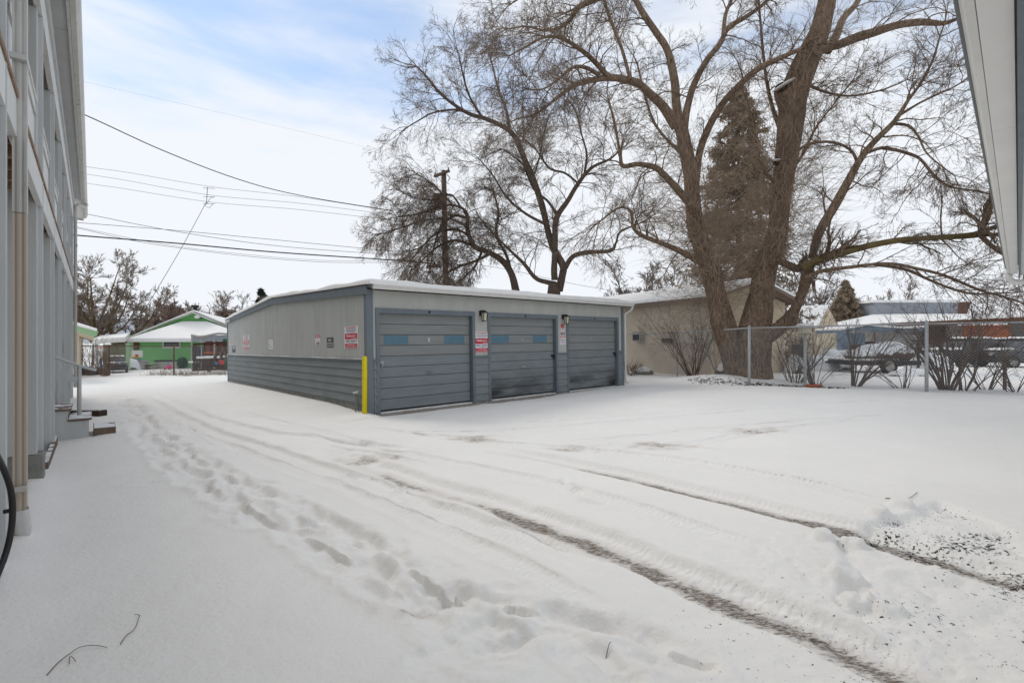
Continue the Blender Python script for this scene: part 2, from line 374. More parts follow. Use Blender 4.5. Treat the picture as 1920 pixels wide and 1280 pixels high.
def ground_height(x, y):
    shape = x.shape; x = x.ravel(); y = y.ravel(); r = np.hypot(x, y)
    z = gbase(x, y)
    near = 1-ease(30, 60, r)
    z = z+near*((fbm(x*.35, y*.35)-.47)*.09+(fbm(x*1.3+5, y*1.3)-.47)*.034+(fbm(x*5.5, y*5.5+3)-.47)*.010)
    dirt = np.zeros_like(x); rm = np.zeros_like(x); ra = np.zeros_like(x); speck = np.zeros_like(x)
    wob = (fbm(x*3+9, y*3, 3)-.45)*.10
    for k, (pts, hw, dep, dt) in enumerate(RUTS):
        wob = (fbm(x*3+9+k*3.3, y*3+k, 3)-.45)*(.10 if k != 1 else .03)
        g = crom([to_ground(*p) for p in pts], 4)
        D, A, S, T = seg_dist(x, y, g)
        D2 = D+wob
        fade = ease(0, 1.2, A)*ease(0, .8, T-A+.3)
        prof = 1-ease(hw*.72, hw*1.08, D2)
        rim = np.exp(-((D2-hw*1.25)/(hw*.3))**2)
        z = z-fade*near*(dep*prof-.012*rim)
        m = prof*fade*(r < 14); k2 = m > rm; rm[k2] = m[k2]; ra[k2] = A[k2]
        if dt > 0:
            off = D2-S*0-.0
            c = np.abs(D*S+hw*.15+wob*(.6 if k == 0 else .1))
            band = np.clip(1-c/(hw*(.75 if k == 0 else .85)), 0, 1)*(.68+.6*ease(.33, .6, fbm(x*2.3+k, y*2.3, 3)))
            if k == 0: am = .42+.58*ease(1.5, 6.0, A)
            elif k == 1: am = .4+.6*ease(1.5, 4.5, A)
            else: am = np.ones_like(A)
            dirt = np.maximum(dirt, band*am*dt*fade)
    for (cx, cy, a, la, lb, dp) in FEET:
        k = (np.abs(x-cx) < .7) & (np.abs(y-cy) < .7)
        if not k.any(): continue
        ex = x[k]-cx; ey = y[k]-cy; ca, sa = math.cos(a), math.sin(a)
        u = (ex*ca+ey*sa)/la; v = (-ex*sa+ey*ca)/lb
        q = np.sqrt(u*u+v*v)+(fbm(x[k]*11, y[k]*11, 3)-.42)*1.25
        z[k] += -dp*(1-ease(.45, 1.35, q))*.40+.007*np.exp(-((q-1.5)/.35)**2)
    for k, (pts, hw, dep) in enumerate(TRAILS):
        g = crom([to_ground(*p) for p in pts], 4); D, A, S, T = seg_dist(x, y, g)
        q = D/hw+(fbm(x*3.1+k*7, y*3.1, 4)-.45)*1.7; lump = fbm(A*2.1+k*5, S*2.+D*3, 3)
        z = z-near*dep*1.1*(1-ease(.5, 1.15, q))*(.35+1.5*ease(.3, .6, lump))+near*.012*np.exp(-((q-1.35)/.3)**2)+near*(1-ease(.8, 2., q))*(fbm(x*13, y*13, 3)-.44)*.020
    # shovelled, trampled patch with blocks of broken snow at the right
    px = [to_ground(*p) for p in ((1560,1030),(1640,965),(1760,930),(1880,985),(2000,1080),(2050,1250),(1850,1290),(1700,1210),(1600,1130))]
    ins = np.zeros_like(x, bool); j = len(px)-1
    for i in range(len(px)):
        xi, yi = px[i]; xj, yj = px[j]
        ins ^= ((yi > y) != (yj > y)) & (x < (xj-xi)*(y-yi)/(yj-yi+1e-9)+xi); j = i
    De, _, _, _ = seg_dist(x, y, px+[px[0]])
    sd = np.where(ins, De, -De)+(fbm(x*2.2, y*2.2+8, 3)-.45)*.35
    patch = ease(-.03, .07, sd)
    z = z-patch*.045+patch*(fbm(x*7, y*7, 3)-.45)*.045+patch*(fbm(x*19, y*19, 3)-.45)*.018
    speck = np.maximum(speck, patch*1.6*ease(.28, .55, fbm(x*1.7, y*1.7+3, 3)))
    edge = np.array([to_ground(*p) for p in ((1545,1010),(1600,1015),(1590,1075),(1600,1120),(1660,1130),(1650,960),(1690,945))])
    for i, (cx, cy) in enumerate(edge):
        rr = .09+.05*((i*37) % 5)/5
        d = np.hypot(x-cx, (y-cy)*1.1)/rr+(fbm(x*8, y*8+i, 3)-.45)*.7
        z = z+.06*(1-ease(.6, 1.0, d))*(.6+.8*fbm(x*14, y*14, 3))
    for (qx, qy, rr) in ((885,820,.28),(695,858,.25),(1070,838,.2),(1240,832,.3),(1420,806,.3),(760,1150,.1)):
        cx, cy = to_ground(qx, qy); d = np.hypot((x-cx)*.5, y-cy)/rr+(fbm(x*6, y*6, 3)-.45)*1.6
        dirt = np.maximum(dirt, .62*(1-ease(.2, 1.3, d)))
    c1 = np.array(to_ground(1790, 1150)); dr = np.hypot(x-c1[0], (y-c1[1]))
    rough = np.maximum(patch, (1-ease(.6, 1.9, dr))*(y > 0))*(r < 12)
    z = z+rough*((fbm(x*5.5+4, y*5.5, 4)-.45)*.06+(np.abs(fbm(x*12, y*12, 3)-.45))*-.05)
    # tread-scattered crumbs beside the near ruts
    c0 = np.array(to_ground(1560, 1190)); d = np.hypot(x-c0[0], y-c0[1]); speck = np.maximum(speck, .35*(1-ease(.3, 1.0, d)))
    # drift along the left building and the garage, bare ground under the doors
    GI = GMW.inverted(); lx = GI[0][0]*x+GI[0][1]*y+GI[0][3]; ly = GI[1][0]*x+GI[1][1]*y+GI[1][3]
    inside = (lx > -.02) & (lx < 9.12) & (ly > -.0) & (ly < 13)
    z = np.where(inside, z-.12, z)
    dd = np.hypot(np.maximum(-lx, 0)+np.maximum(lx-9, 0), ly)
    gz = GMW[2][3]+GMW[2][0]*lx+GMW[2][1]*ly
    k = (1-ease(.2, 1.6, np.abs(ly)+np.maximum(0, -lx-.1)*2))*((lx > -.6) & (lx < 9.8))
    z = z*(1-k)+k*(gz-.012+.02*(fbm(x*3, y*3)-.4))
    strip = (lx > .05) & (lx < 8.6) & (ly < 0)
    w = .52+.35*(fbm(lx*1.2, lx*0+4, 3)-.35)-.45*ease(4.5, 8.0, lx)
    dirt = np.where(strip, np.maximum(dirt, 1.1*(1-ease(w*.55, w, -ly))), dirt)
    z = np.where(strip, z-.03*(1-ease(w*.5, w, -ly)), z)
    k = (1-ease(.05, 1.5, -lx))*(lx < 0)*(ly > -.5)*(ly < 13.5)
    z = z*(1-k)+k*(GMW[2][3]+GMW[2][1]*np.clip(ly, 0, 13)+.02+.05*ease(.2, 2.2, ly)*(1-ease(8, 12, ly)*.3))
    # left building: snow settles against the posts
    lat = x+.57+.869*y
    z = z+.10*np.exp(-((lat+.1)/.35)**2)*(1-ease(4.6, 6.5, y))*(y > 0)*ease(1., 3.2, y)
    # mound round the big tree
    d = np.hypot((x-6.9)/1.9, (y-16.0)/1.1); z = z+.26*np.exp(-d*d)*ease(-.1, .4, (x-7.26)*.57+(y-14.8)*.82)
    # bank behind the left lawn
    return z.reshape(shape), dirt.reshape(shape), rm.reshape(shape), ra.reshape(shape), speck.reshape(shape)
def build_ground():
    th = np.concatenate([np.arange(-55, 55, .26), np.arange(55, 305, 3.5)])
    th = np.radians(np.append(th, 305)); nr = 700
    r = np.concatenate([[.02, .5, 1.0], 1.3*np.exp(np.linspace(0, math.log(32/1.3), nr)), np.geomspace(34, 900, 60)])
    R, T = np.meshgrid(r, th, indexing='ij'); X = R*np.sin(T); Y = R*np.cos(T)
    Z, dirt, rm, ra, sp = ground_height(X, Y)
    nR, nT = X.shape; V = np.stack([X, Y, Z], -1).reshape(-1, 3)
    i, j = np.meshgrid(np.arange(nR-1), np.arange(nT-1), indexing='ij'); a = (i*nT+j).ravel()
    Q = np.stack([a, a+1, a+nT+1, a+nT], -1)
    m = bpy.data.materials.new('snow_ground'); m.use_nodes = True; nt = m.node_tree; N = nt.nodes; L = nt.links
    b = N['Principled BSDF']; b.inputs['Roughness'].default_value = .7; b.inputs['Specular IOR Level'].default_value = .2
    tc = N.new('ShaderNodeTexCoord')
    def noise(s, det=6, vec=None, rough=.6):
        n = N.new('ShaderNodeTexNoise'); n.inputs['Scale'].default_value = s; n.inputs['Detail'].default_value = det; n.inputs['Roughness'].default_value = rough
        L.new(vec or tc.outputs['Object'], n.inputs['Vector']); return n.outputs['Fac']
    def attr(n):
        a = N.new('ShaderNodeAttribute'); a.attribute_name = n; return a.outputs['Fac']
    def math_(op, a, b_=None, c=None):
        n = N.new('ShaderNodeMath'); n.operation = op
        for i, v in enumerate((a, b_, c)):
            if v is None: continue
            if isinstance(v, (int, float)): n.inputs[i].default_value = v
            else: L.new(v, n.inputs[i])
        return n.outputs[0]
    def ramp(v, lo, hi):
        n = N.new('ShaderNodeMapRange'); n.inputs['From Min'].default_value = lo; n.inputs['From Max'].default_value = hi; L.new(v, n.inputs['Value']); return n.outputs[0]
    def mix(f, a, b_):
        n = N.new('ShaderNodeMix'); n.data_type = 'RGBA'; L.new(f, n.inputs[0])
        for i, v in ((6, a), (7, b_)):
            if isinstance(v, tuple): n.inputs[i].default_value = (*v, 1)
            else: L.new(v, n.inputs[i])
        return n.outputs[2]
    base = mix(ramp(noise(1.1, 8), .3, .7), (.79,.775,.75), (.83,.815,.79))
    dv = attr('dirt'); 
    mp = N.new('ShaderNodeMapping'); mp.inputs['Rotation'].default_value = (0,0,math.radians(50)); mp.inputs['Scale'].default_value = (1,3.2,1)
    L.new(tc.outputs['Object'], mp.inputs['Vector'])
    ns = noise(13, 9, mp.outputs[0], .8)
    f1 = ramp(math_('MULTIPLY_ADD', dv, .58, math_('MULTIPLY_ADD', ns, 1.35, 0.)), 1.03, 1.17)
    f1 = math_('MULTIPLY', f1, ramp(dv, .02, .2))
    f1 = math_('MULTIPLY', f1, ramp(noise(26, 6, mp.outputs[0], .75), .40, .56))
    nf = noise(32, 6, mp.outputs[0], .75); dcol = mix(ramp(nf, .35, .65), (.035,.026,.019), (.34,.265,.205))
    base = mix(math_('MULTIPLY', ramp(dv, .02, .6), .45), base, (.52,.46,.40))   # soil pressed into the snow
    col = mix(f1, base, dcol)
    sq = noise(38, 4, None, .7)
    vo = N.new('ShaderNodeTexVoronoi'); vo.inputs['Scale'].default_value = 17; vo.inputs['Randomness'].default_value = 1.; L.new(tc.outputs['Object'], vo.inputs['Vector'])
    spv = attr('speck'); g = math_('MULTIPLY', ramp(noise(2.3, 3), .35, .75), spv)
    s = math_('MULTIPLY', ramp(math_('MULTIPLY_ADD', g, .17, sq), .668, .70), ramp(spv, .02, .15))
    col = mix(s, col, (.03,.03,.03))
    L.new(col, b.inputs['Base Color'])
    tr = math_('SINE', math_('MULTIPLY_ADD', attr('rutlen'), 115., math_('MULTIPLY', noise(7, 3), 17.)))
    tr = math_('MULTIPLY', math_('MULTIPLY', tr, attr('rutmask')), .28)
    h = math_('ADD', math_('ADD', tr, noise(34, 7)), math_('MULTIPLY', noise(7, 4), .8))
    h = math_('ADD', h, math_('MULTIPLY', f1, -1.2))
    bp = N.new('ShaderNodeBump'); bp.inputs['Strength'].default_value = .6; bp.inputs['Distance'].default_value = .014
    L.new(h, bp.inputs['Height']); L.new(bp.outputs['Normal'], b.inputs['Normal'])
    o = arr_mesh('ground', V, Q, m, attrs={'dirt': dirt.ravel(), 'rutmask': rm.ravel(), 'rutlen': ra.ravel(), 'speck': sp.ravel()})
    tag(o, kind='structure')
build_ground()
def gz(x, y):
    a = ground_height(np.array([float(x)]), np.array([float(y)]))[0]; return float(a[0])
def build_hills():
    n = 160; V = []; 
    for i in range(n+1):
        a = math.radians(-70+140*i/n); rr = 620
        h = (7 if i > 60 else 14)+(10 if i > 60 else 26)*float(fbm(np.array([i*.045]), np.array([2.]), 3)[0])+6*float(fbm(np.array([i*.6]), np.array([7.]), 3)[0])
        
        for k, (q, e) in enumerate(((0, -2), (60, h*.55), (150, h), (300, h*.8), (400, -5))):
            V.append(((rr+q)*math.sin(a), (rr+q)*math.cos(a), e))
    Q = np.array([(i*5+j, (i+1)*5+j, (i+1)*5+j+1, i*5+j+1) for i in range(n) for j in range(4)])
    tag(arr_mesh('hills', np.array(V), Q, 'hill'), kind='structure')
build_hills()
# ------------------------------------------------------------------ world, light, camera
w = bpy.data.worlds.new('World'); SC.world = w; w.use_nodes = True
nt = w.node_tree; N = nt.nodes; L = nt.links
for n in list(N): N.remove(n)
SUN_EL, SUN_AZ = 45, -52                # azimuth clockwise from the view direction (+Y)
sky = N.new('ShaderNodeTexSky'); sky.sky_type = 'NISHITA'; sky.sun_disc = False
sky.sun_elevation = math.radians(SUN_EL); sky.sun_rotation = math.radians(SUN_AZ); sky.dust_density = .15; sky.air_density = 1.3
bg1 = N.new('ShaderNodeBackground'); bg1.inputs[1].default_value = .115
tn = N.new('ShaderNodeMix'); tn.data_type = 'RGBA'; tn.blend_type = 'MULTIPLY'; tn.inputs[0].default_value = 1; tn.inputs[7].default_value = (.84,1.03,1.20,1)
L.new(sky.outputs[0], tn.inputs[6]); L.new(tn.outputs[2], bg1.inputs[0])
bg2 = N.new('ShaderNodeBackground'); bg2.inputs[0].default_value = (.915,.95,1.,1); bg2.inputs[1].default_value = .89
tc = N.new('ShaderNodeTexCoord'); sx = N.new('ShaderNodeSeparateXYZ'); L.new(tc.outputs['Generated'], sx.inputs[0])
mp = N.new('ShaderNodeMapping'); mp.inputs['Scale'].default_value = (1.,1.5,4.2); mp.inputs['Rotation'].default_value = (0,math.radians(12),0); mp.inputs['Location'].default_value = (.3,0,.2)
L.new(tc.outputs['Generated'], mp.inputs['Vector'])
n1 = N.new('ShaderNodeTexNoise'); n1.inputs['Scale'].default_value = 1.9; n1.inputs['Detail'].default_value = 9; n1.inputs['Roughness'].default_value = .55; n1.inputs['Distortion'].default_value = .25
L.new(mp.outputs[0], n1.inputs['Vector'])
m1 = N.new('ShaderNodeMapRange'); m1.inputs['From Min'].default_value = .30; m1.inputs['From Max'].default_value = .62; m1.interpolation_type = 'SMOOTHSTEP'
el = N.new('ShaderNodeMapRange'); el = N.new('ShaderNodeFloatCurve'); cv = el.mapping.curves[0]; cv.points[0].location = (0,.95); cv.points[1].location = (1,.85)
for q_ in ((.30,.66),(.48,.38),(.62,.42),(.8,.75)): cv.points.new(*q_)
el.mapping.update(); L.new(sx.outputs['Z'], el.inputs['Value'])
el2 = N.new('ShaderNodeMath'); el2.operation = 'SUBTRACT'; el2.inputs[1].default_value = .45; L.new(el.outputs[0], el2.inputs[0]); el = el2
ad = N.new('ShaderNodeMath'); ad.operation = 'ADD'; L.new(n1.outputs['Fac'], ad.inputs[0]); L.new(el.outputs[0], ad.inputs[1]); L.new(ad.outputs[0], m1.inputs['Value'])
m1.inputs['To Min'].default_value = .30
mxs = N.new('ShaderNodeMixShader'); L.new(m1.outputs[0], mxs.inputs[0]); L.new(bg1.outputs[0], mxs.inputs[1]); L.new(bg2.outputs[0], mxs.inputs[2])
ow = N.new('ShaderNodeOutputWorld'); L.new(mxs.outputs[0], ow.inputs[0])
sl = bpy.data.lights.new('sun', 'SUN'); sl.energy = 1.0; sl.angle = math.radians(20); sl.color = (1,.92,.82)
so = bpy.data.objects.new('sun', sl); COL.objects.link(so)
az = math.radians(SUN_AZ); e = math.radians(SUN_EL); sd_ = Vector((math.sin(az)*math.cos(e), math.cos(az)*math.cos(e), math.sin(e)))
so.rotation_euler = sd_.to_track_quat('Z', 'Y').to_euler()
cam = bpy.data.cameras.new('camera'); co = bpy.data.objects.new('camera', cam); COL.objects.link(co); SC.camera = co
cam.lens = 17.0; cam.sensor_width = 36; cam.clip_end = 3000; cam.clip_start = .02; co.location = (0,0,CH); co.rotation_euler = (math.pi/2,0,0)
vs = SC.view_settings; vs.view_transform = 'Standard'; vs.look = 'None'; vs.exposure = .15; vs.gamma = 1
SC.render.resolution_x = 1024; SC.render.resolution_y = 682
# ------------------------------------------------------------------ garage block
GINV = GMW.inverted(); CAMV = Vector((0,0,CH))
def on_plane(px, py, axis, off):
    o = GINV @ CAMV; d = GINV @ Vector(P(px, py, 10.)) - o
    t = (off-o[axis])/d[axis]; return o+d*t
def fr(px, py, off=0.): p = on_plane(px, py, 1, off); return p.x, p.z
def sd(px, py, off=0.): p = on_plane(px, py, 0, off); return p.y, p.z
WID = fr(1168, 650)[0]; DEP = 13.0; ledge = 1.17; ZE, ZR, ZB = 2.66, 2.90, 2.52; YR = 6.6
gar = thing('garage_block', 'low grey three-door garage with snowy roof in the middle of the lot', 'garage', GMW)
def prof(y): return ZE+(ZR-ZE)*y/YR if y < YR else ZR+(ZB-ZR)*(y-YR)/(DEP-YR)
# side wall: upper vertical-grooved panel, lower lap boards, plinth
b = MB(); n = 86
for i in range(n):
    y0 = DEP*i/n; y1 = DEP*(i+1)/n-.006
    b.prism([(0,y0,ledge-.02),(0,y1,ledge-.02),(0,y1,prof(y1)-.02),(0,y0,prof(y0)-.02)], (-.012,0,0))
b.build('side_panel', 'siding_grey', gar)
b = MB().prism([(0,0,.0),(0,DEP,.0),(0,DEP,ZB-.02),(0,YR,ZR-.02),(0,0,ZE-.02)], (.08,0,0))
b.prism([(WID-.08,0,0),(WID-.08,DEP,0),(WID-.08,DEP,ZB-.02),(WID-.08,YR,ZR-.02),(WID-.08,0,ZE-.02)], (.08,0,0))
b.box(.08,DEP-.08,0,WID-.08,DEP,ZB-.03); b.build('wall', 'siding_grey', gar)
def laps(b, axis, a0, a1, z0, z1, h, off=0., sgn=-1):
    """lap boards leaning out at the bottom"""
    z = z1
    while z > z0+.02:
        zb = max(z-h, z0)
        if axis == 'y':
            b.prism([(off, a0, z),(off-.012, a0, z),(off-.03, a0, zb+.008),(off, a0, zb+.008)], (0,a1-a0,0))
        else:
            b.prism([(a0, off, z),(a0, off-.012, z),(a0, off-.03, zb+.008),(a0, off, zb+.008)], (a1-a0,0,0))
        z = zb
sp_ = .1865
b = MB(); laps(b, 'y', .10, DEP, .14, ledge-.06, sp_, -.003); b.build('lap_siding', 'lap_blue', gar)
MB().box(-.022,.1,-.35,-.001,DEP,.137).build('plinth', 'concrete', gar)
b = MB().box(-.055,.10,ledge-.055,-.001,DEP,ledge-.018); b.build('ledge', 'trim_blue', gar)
b = MB().grid(lambda u, v: (-.058+.05*v, .10+(DEP-.1)*u, ledge-.016+.014*math.sin(math.pi*min(1,v*1.3))*(.7+.5*math.sin(u*19)*math.sin(u*47+1))), 120, 4)
b.box(-.058,.10,ledge-.018,-.013,DEP,ledge-.010).build('ledge_snow', 'snow', gar, True)
# corner boards
b = MB().box(-.035,-.022,-.05,.11,.12,ZE-.04); b.build('corner_board', 'trim_blue', gar)
MB().box(-.03,DEP-.1,-.1,-.031+.03,DEP+.03,ZB-.03).build('corner_board', 'trim_blue', gar)
MB().box(WID-.09,-.022,-.05,WID+.03,.1,ZE-.04).build('corner_board', 'trim_blue', gar)
# rake boards
b = MB().prism([(-.075,-.05,ZE-.13),(-.075,-.05,ZE+.05),(-.075,YR,ZR+.05),(-.075,DEP+.1,ZB+.04),(-.075,DEP+.1,ZB-.10),(-.075,YR,ZR-.12)], (.035,0,0))
b.build('rake_board', 'trim_blue', gar)
# front wall built round the three openings
doors = []
for (xl, xr, yt, hy) in ((712,880,572,582),(920,1036.5,581,590.5),(1066.5,1151.5,589,597.2)):
    x0 = fr(xl, 700)[0]; x1 = fr(xr, 700, .13)[0]; zt = fr(xl, hy, 0)[1]
    doors.append((x0, x1, 2.14))
ox = [(d[0], d[1]) for d in doors]
fw = [(0.11, ox[0][0]-.02), (ox[0][1]+.02, ox[1][0]-.02), (ox[1][1]+.02, ox[2][0]-.02), (ox[2][1]+.02, WID-.09)]
b = MB()
for a0, a1 in fw: b.box(a0, 0, ledge-.03, a1, .1, ZE-.03)
for a0, a1 in ox: b.box(a0-.02, 0, 2.16, a1+.02, .1, ZE-.031)
b.build('front_wall', 'wall_pale', gar)
for a0, a1 in fw:
    b = MB(); b.box(a0+.001, 0.004, -.1, a1-.001, .1, ledge-.032); laps(b, 'x', a0+.01, a1-.01, .0, ledge-.06, .1865, 0.001); b.build('front_lap_siding', 'lap_blue', gar)
for a0, a1 in fw: MB().box(a0, -.04, ledge-.06, a1, -.001, ledge-.02).build('front_ledge', 'trim_blue', gar)
for k, (a0, a1, zt) in enumerate(doors):
    b = MB().box(a0-.085,-.03,-.04,a0-.001,.13,zt+.11).box(a1+.001,-.03,-.04,a1+.085,.13,zt+.11).box(a0-.001,-.03,zt,a1+.001,.13,zt+.109)
    b.build('door_frame', 'trim_blue', gar)
    d = MB(); rows = 9; rh = (zt-.02)/rows*.998
    lo = MB(); 
    for i in range(rows):
        z0 = .03+rh*i; tgt = lo if i < 5 else d
        tgt.box(a0+.012,.085,z0+.005,a1-.012,.14,z0+rh-.005,.004)
    MB().box(a0+.01,.11,.02,a1-.01,.13,zt-.002).build('door_joint', 'lap_groove', gar)
    dd = d.build('garage_door', 'door_grey', gar)
    dd['label'] = ('left roller door numbered 5 with two blue rectangles', 'middle roller door with two blue rectangles', 'right roller door with soot along the bottom')[k]
    lo.build('door_panels', 'door_low' if k == 0 else 'door_sooty', dd)
    z2 = .03+rh*6
    if k < 2:
        w_ = a1-a0
        for (u0, u1) in ((.06,.30),(.69,.93)) if k == 0 else ((.05,.29),(.66,.89)):
            MB().box(a0+w_*u0,.081,z2+.02,a0+w_*u1,.087,z2+rh-.015).build('blue_rectangle', 'panel_teal', dd)
    xm = (a0+a1)/2+(.05 if k == 0 else -.02)
    lettering(dd, [(('5','4','3')[k], xm, z2+rh*.5, .095, .05)], 'sign_white' if k == 0 else 'bin_grey', 'number', -.083)
    # handles and latch
    hb = MB().tube([(xm-.07,.085,.03+rh*3.3),(xm-.07,.05,.03+rh*3.3),(xm+.07,.05,.03+rh*3.3),(xm+.07,.085,.03+rh*3.3)], .016, 6)
    if k < 2: hb.build('handle', 'metal_galv' if k else 'door_low', dd)
    lx_ = a0+.06 if k == 0 else a1-.06
    lb = MB().box(lx_-.06,.055,1.04,lx_+.07,.086,1.10,.006).tube([(lx_,.07,1.08),(lx_,.04,1.05),(lx_+.04,.035,1.0),(lx_,.055,.97)], .016, 6)
    lb.build('latch', 'metal_galv' if k == 0 else 'black_metal', dd)
    MB().box((a0+a1)/2-.02,-.05,zt+.03,(a0+a1)/2+.02,-.028,zt+.08,.006).build('header_bracket', 'black_metal', gar)
    if k == 0: MB().box(a0+.02,.06,.60,a0+.09,.085,.67,.005).build('latch', 'door_low', dd)
MB().box(.1,.13,.0,WID-.1,.16,2.3).build('dark_lining', 'lap_groove', gar)
MB().box(.1,-.0,-.2,WID-.1,.10,-.04).build('threshold', 'concrete', gar)
# roof deck, fascia, gutter, snow
ov = .22
b = MB().prism([(0,-ov,ZE+.0),(0,YR,ZR+.01),(0,DEP+.12,ZB-.01),(0,DEP+.12,ZB+.05),(0,YR,ZR+.07),(0,-ov,ZE+.06)], (WID+.12,0,0)); 
b.v = [(v[0]-.04, v[1], v[2]) for v in b.v]; b.build('roof', 'trim_blue', gar)
b = MB().prism([(0,-ov-.10,ZE+.062),(0,-ov-.115,ZE+.05),(0,-ov-.085,ZE+.0),(0,-ov-.07,ZE-.035),(0,-ov-.005,ZE-.035),(0,-ov-.005,ZE+.062)], (WID+.26,0,0))
b.v = [(v[0]-.01, v[1], v[2]) for v in b.v]; gut = b.build('gutter', 'gutter_white', gar)
b = MB().box(-.08,-.10,0,-.07,0,0)
b = MB().tube([(WID+.2,-ov-.05,ZE-.03),(WID+.2,-ov-.04,ZE-.09),(WID+.16,-ov+.0,ZE-.17),(WID+.07,-.06,ZE-.27),(WID+.06,-.05,ZE-.35),(WID+.06,-.05,.12),(WID+.08,-.10,.03)], .034, 8)
b.build('downspout', 'gutter_white', gar, True)
def slab(fn_corner, nu, nv, th, seed, fall=.06):
    """snow blanket over a bilinear patch: thick in the middle, rounded down at its edges"""
    A, B, C, D = [Vector(c) for c in fn_corner]; b = MB(); lu = (B-A).length; lv = (D-A).length
    def top(u, v):
        p = A*(1-u)*(1-v)+B*u*(1-v)+C*u*v+D*(1-u)*v
        e = min(u*lu, (1-u)*lu, v*lv, (1-v)*lv); k = math.sqrt(max(0, 1-(1-min(1, e/fall))**2))
        nz = float(fbm(np.array([p.x*1.1+seed]), np.array([p.y*1.1]), 3)[0])
        return p+Vector((0,0,th*k*(.45+1.15*nz)))
    def uu(i, l): 
        return i
    b.grid(lambda u, v: top(nonlin(u, lu, fall), nonlin(v, lv, fall)), nu, nv); b.add([A, B, C, D], [(0,3,2,1)]); return b
def nonlin(u, l, f):
    e = min(.3, f/l); 
    if u < .15: return e*u/.15
    if u > .85: return 1-e*(1-u)/.15
    return e+(1-2*e)*(u-.15)/.7
z0 = ZE+.062
b = slab([(-.10,-ov-.09,z0),(WID+.14,-ov-.09,z0),(WID+.14,YR,ZR+.072),(-.10,YR,ZR+.072)], 80, 24, .11, 3)
b2 = slab([(-.10,YR,ZR+.072),(WID+.14,YR,ZR+.072),(WID+.14,DEP+.14,ZB+.052),(-.10,DEP+.14,ZB+.052)], 60, 20, .11, 8)
b.add(b2.v, b2.f); b.build('roof_snow', 'snow', gar, True)
# drip edge: rusty ragged ice line under the snow at the rake
b = MB().prism([(-.09,-.1,ZE+.052),(-.09,-.1,ZE+.066),(-.09,YR,ZR+.066),(-.09,YR,ZR+.052)], (.04,0,0)); b.build('drip_edge', 'metal_rust', gar)
# lights on the piers
def wall_lamp(lx, lz, label):
    mw = GMW @ Matrix.Translation((lx, -.001, lz)); r = thing('wall_lamp', label, 'lamp', mw, group='lanterns between the garage doors')
    MB().box(-.05,-.025,-.07,.05,0,.07,.008).tube([(0,-.02,.02),(0,-.10,.06),(0,-.15,.04)], .014, 7).build('bracket', 'black_metal', r)
    b = MB()
    for sx_, sy_ in ((-1,-1),(1,-1),(1,1),(-1,1)): b.bar((sx_*.055,-.15+sy_*.055,.0),(sx_*.04,-.15+sy_*.04,-.20), .012)
    b.add([(-.075,-.225,.0),(.075,-.225,.0),(.075,-.075,.0),(-.075,-.075,.0),(0,-.15,.075)], [(0,1,2,3),(0,1,4),(1,2,4),(2,3,4),(3,0,4)])
    b.box(-.048,-.198,-.215,.048,-.102,-.20); b.build('cage', 'black_metal', r)
    b = MB().add([(-.05,-.20,-.003),(.05,-.20,-.003),(.05,-.10,-.003),(-.05,-.10,-.003),(-.037,-.187,-.198),(.037,-.187,-.198),(.037,-.113,-.198),(-.037,-.113,-.198)],
                 [(0,1,5,4),(1,2,6,5),(2,3,7,6),(3,0,4,7),(0,1,2,3),(4,5,6,7)]); b.build('glass', 'lamp_glass', r)
wall_lamp(*fr(901, 587), 'black lantern on the pier between the left and middle garage doors')
wall_lamp(*fr(1055, 594), 'black lantern on the pier between the middle and right garage doors')
# cable along the front
def front_mw(px, py, off=-.004):
    x, z = fr(px, py); return GMW @ Matrix.Translation((x, off, z))
def side_mw(px, py, off=-.013):
    y, z = sd(px, py); return GMW @ Matrix.Translation((off, y, z)) @ Matrix(((0,1,0,0),(-1,0,0,0),(0,0,1,0),(0,0,0,1)))
def swid(a, b): return abs(sd(a, 640)[0]-sd(b, 640)[0])
def tow(mw, w, h, label, red):
    T = [("PRIVATE PROPERTY",0,.89,.10,1.5,red if red == 'sign_faded' else 'sign_red'),("VEHICLES PARKED HERE",0,.73,.065,1.3,'sign_blue'),("WITHOUT AUTHORIZATION",0,.60,.065,1.6,'sign_blue'),("WILL BE TOWED BY",0,.47,.06,1.1,'sign_blue'),
         ("Nelson's",0,.16,.24,1.35,'sign_white'),("TOWING",.45,-.09,.08,.75,'sign_white'),("487-0001",0,-.32,.16,1.6,'sign_blue'),("24 HOURS",0,-.50,.05,.8,'sign_blue'),
         ("AT OWNERS EXPENSE",0,-.64,.07,1.1,'sign_white'),("UNAUTHORIZED",0,-.78,.07,1.6,'sign_white'),("VEHICLES TOWED",0,-.90,.07,1.6,'sign_white')]
    return sign('towing_sign', label, mw, w, h, 'sign_white', [(-.9,-.16,.9,.36,red),(-.9,-.97,.9,-.56,red)], T, group='towing notices on the garage')
x0, z1 = fr(889, 618.5); x1, z0 = fr(917, 664)
tow(front_mw(903.2, 641.3), x1-x0+.03, .53, 'red and white towing notice on the pier between the left and middle doors', 'sign_red')
tow(side_mw(659.5, 632.5), swid(646.5,672), .50, 'red and white towing notice on the side wall nearest the yellow post', 'sign_red')
tow(side_mw(462.5, 642.5), swid(457,468.5), .55, 'faded red towing notice towards the far end of the side wall', 'sign_faded')
sign('no_parking_sign', 'black NO PARKING sign on the garage side wall left of the towing notice', side_mw(620, 642), swid(614,626), .245, 'sign_black', [(-.85,-.75,.85,0.,'bin_grey')],
     [("NO",0,.46,.5,.9,'sign_white'),("PARKING",0,-.38,.4,1.5,'sign_black')])
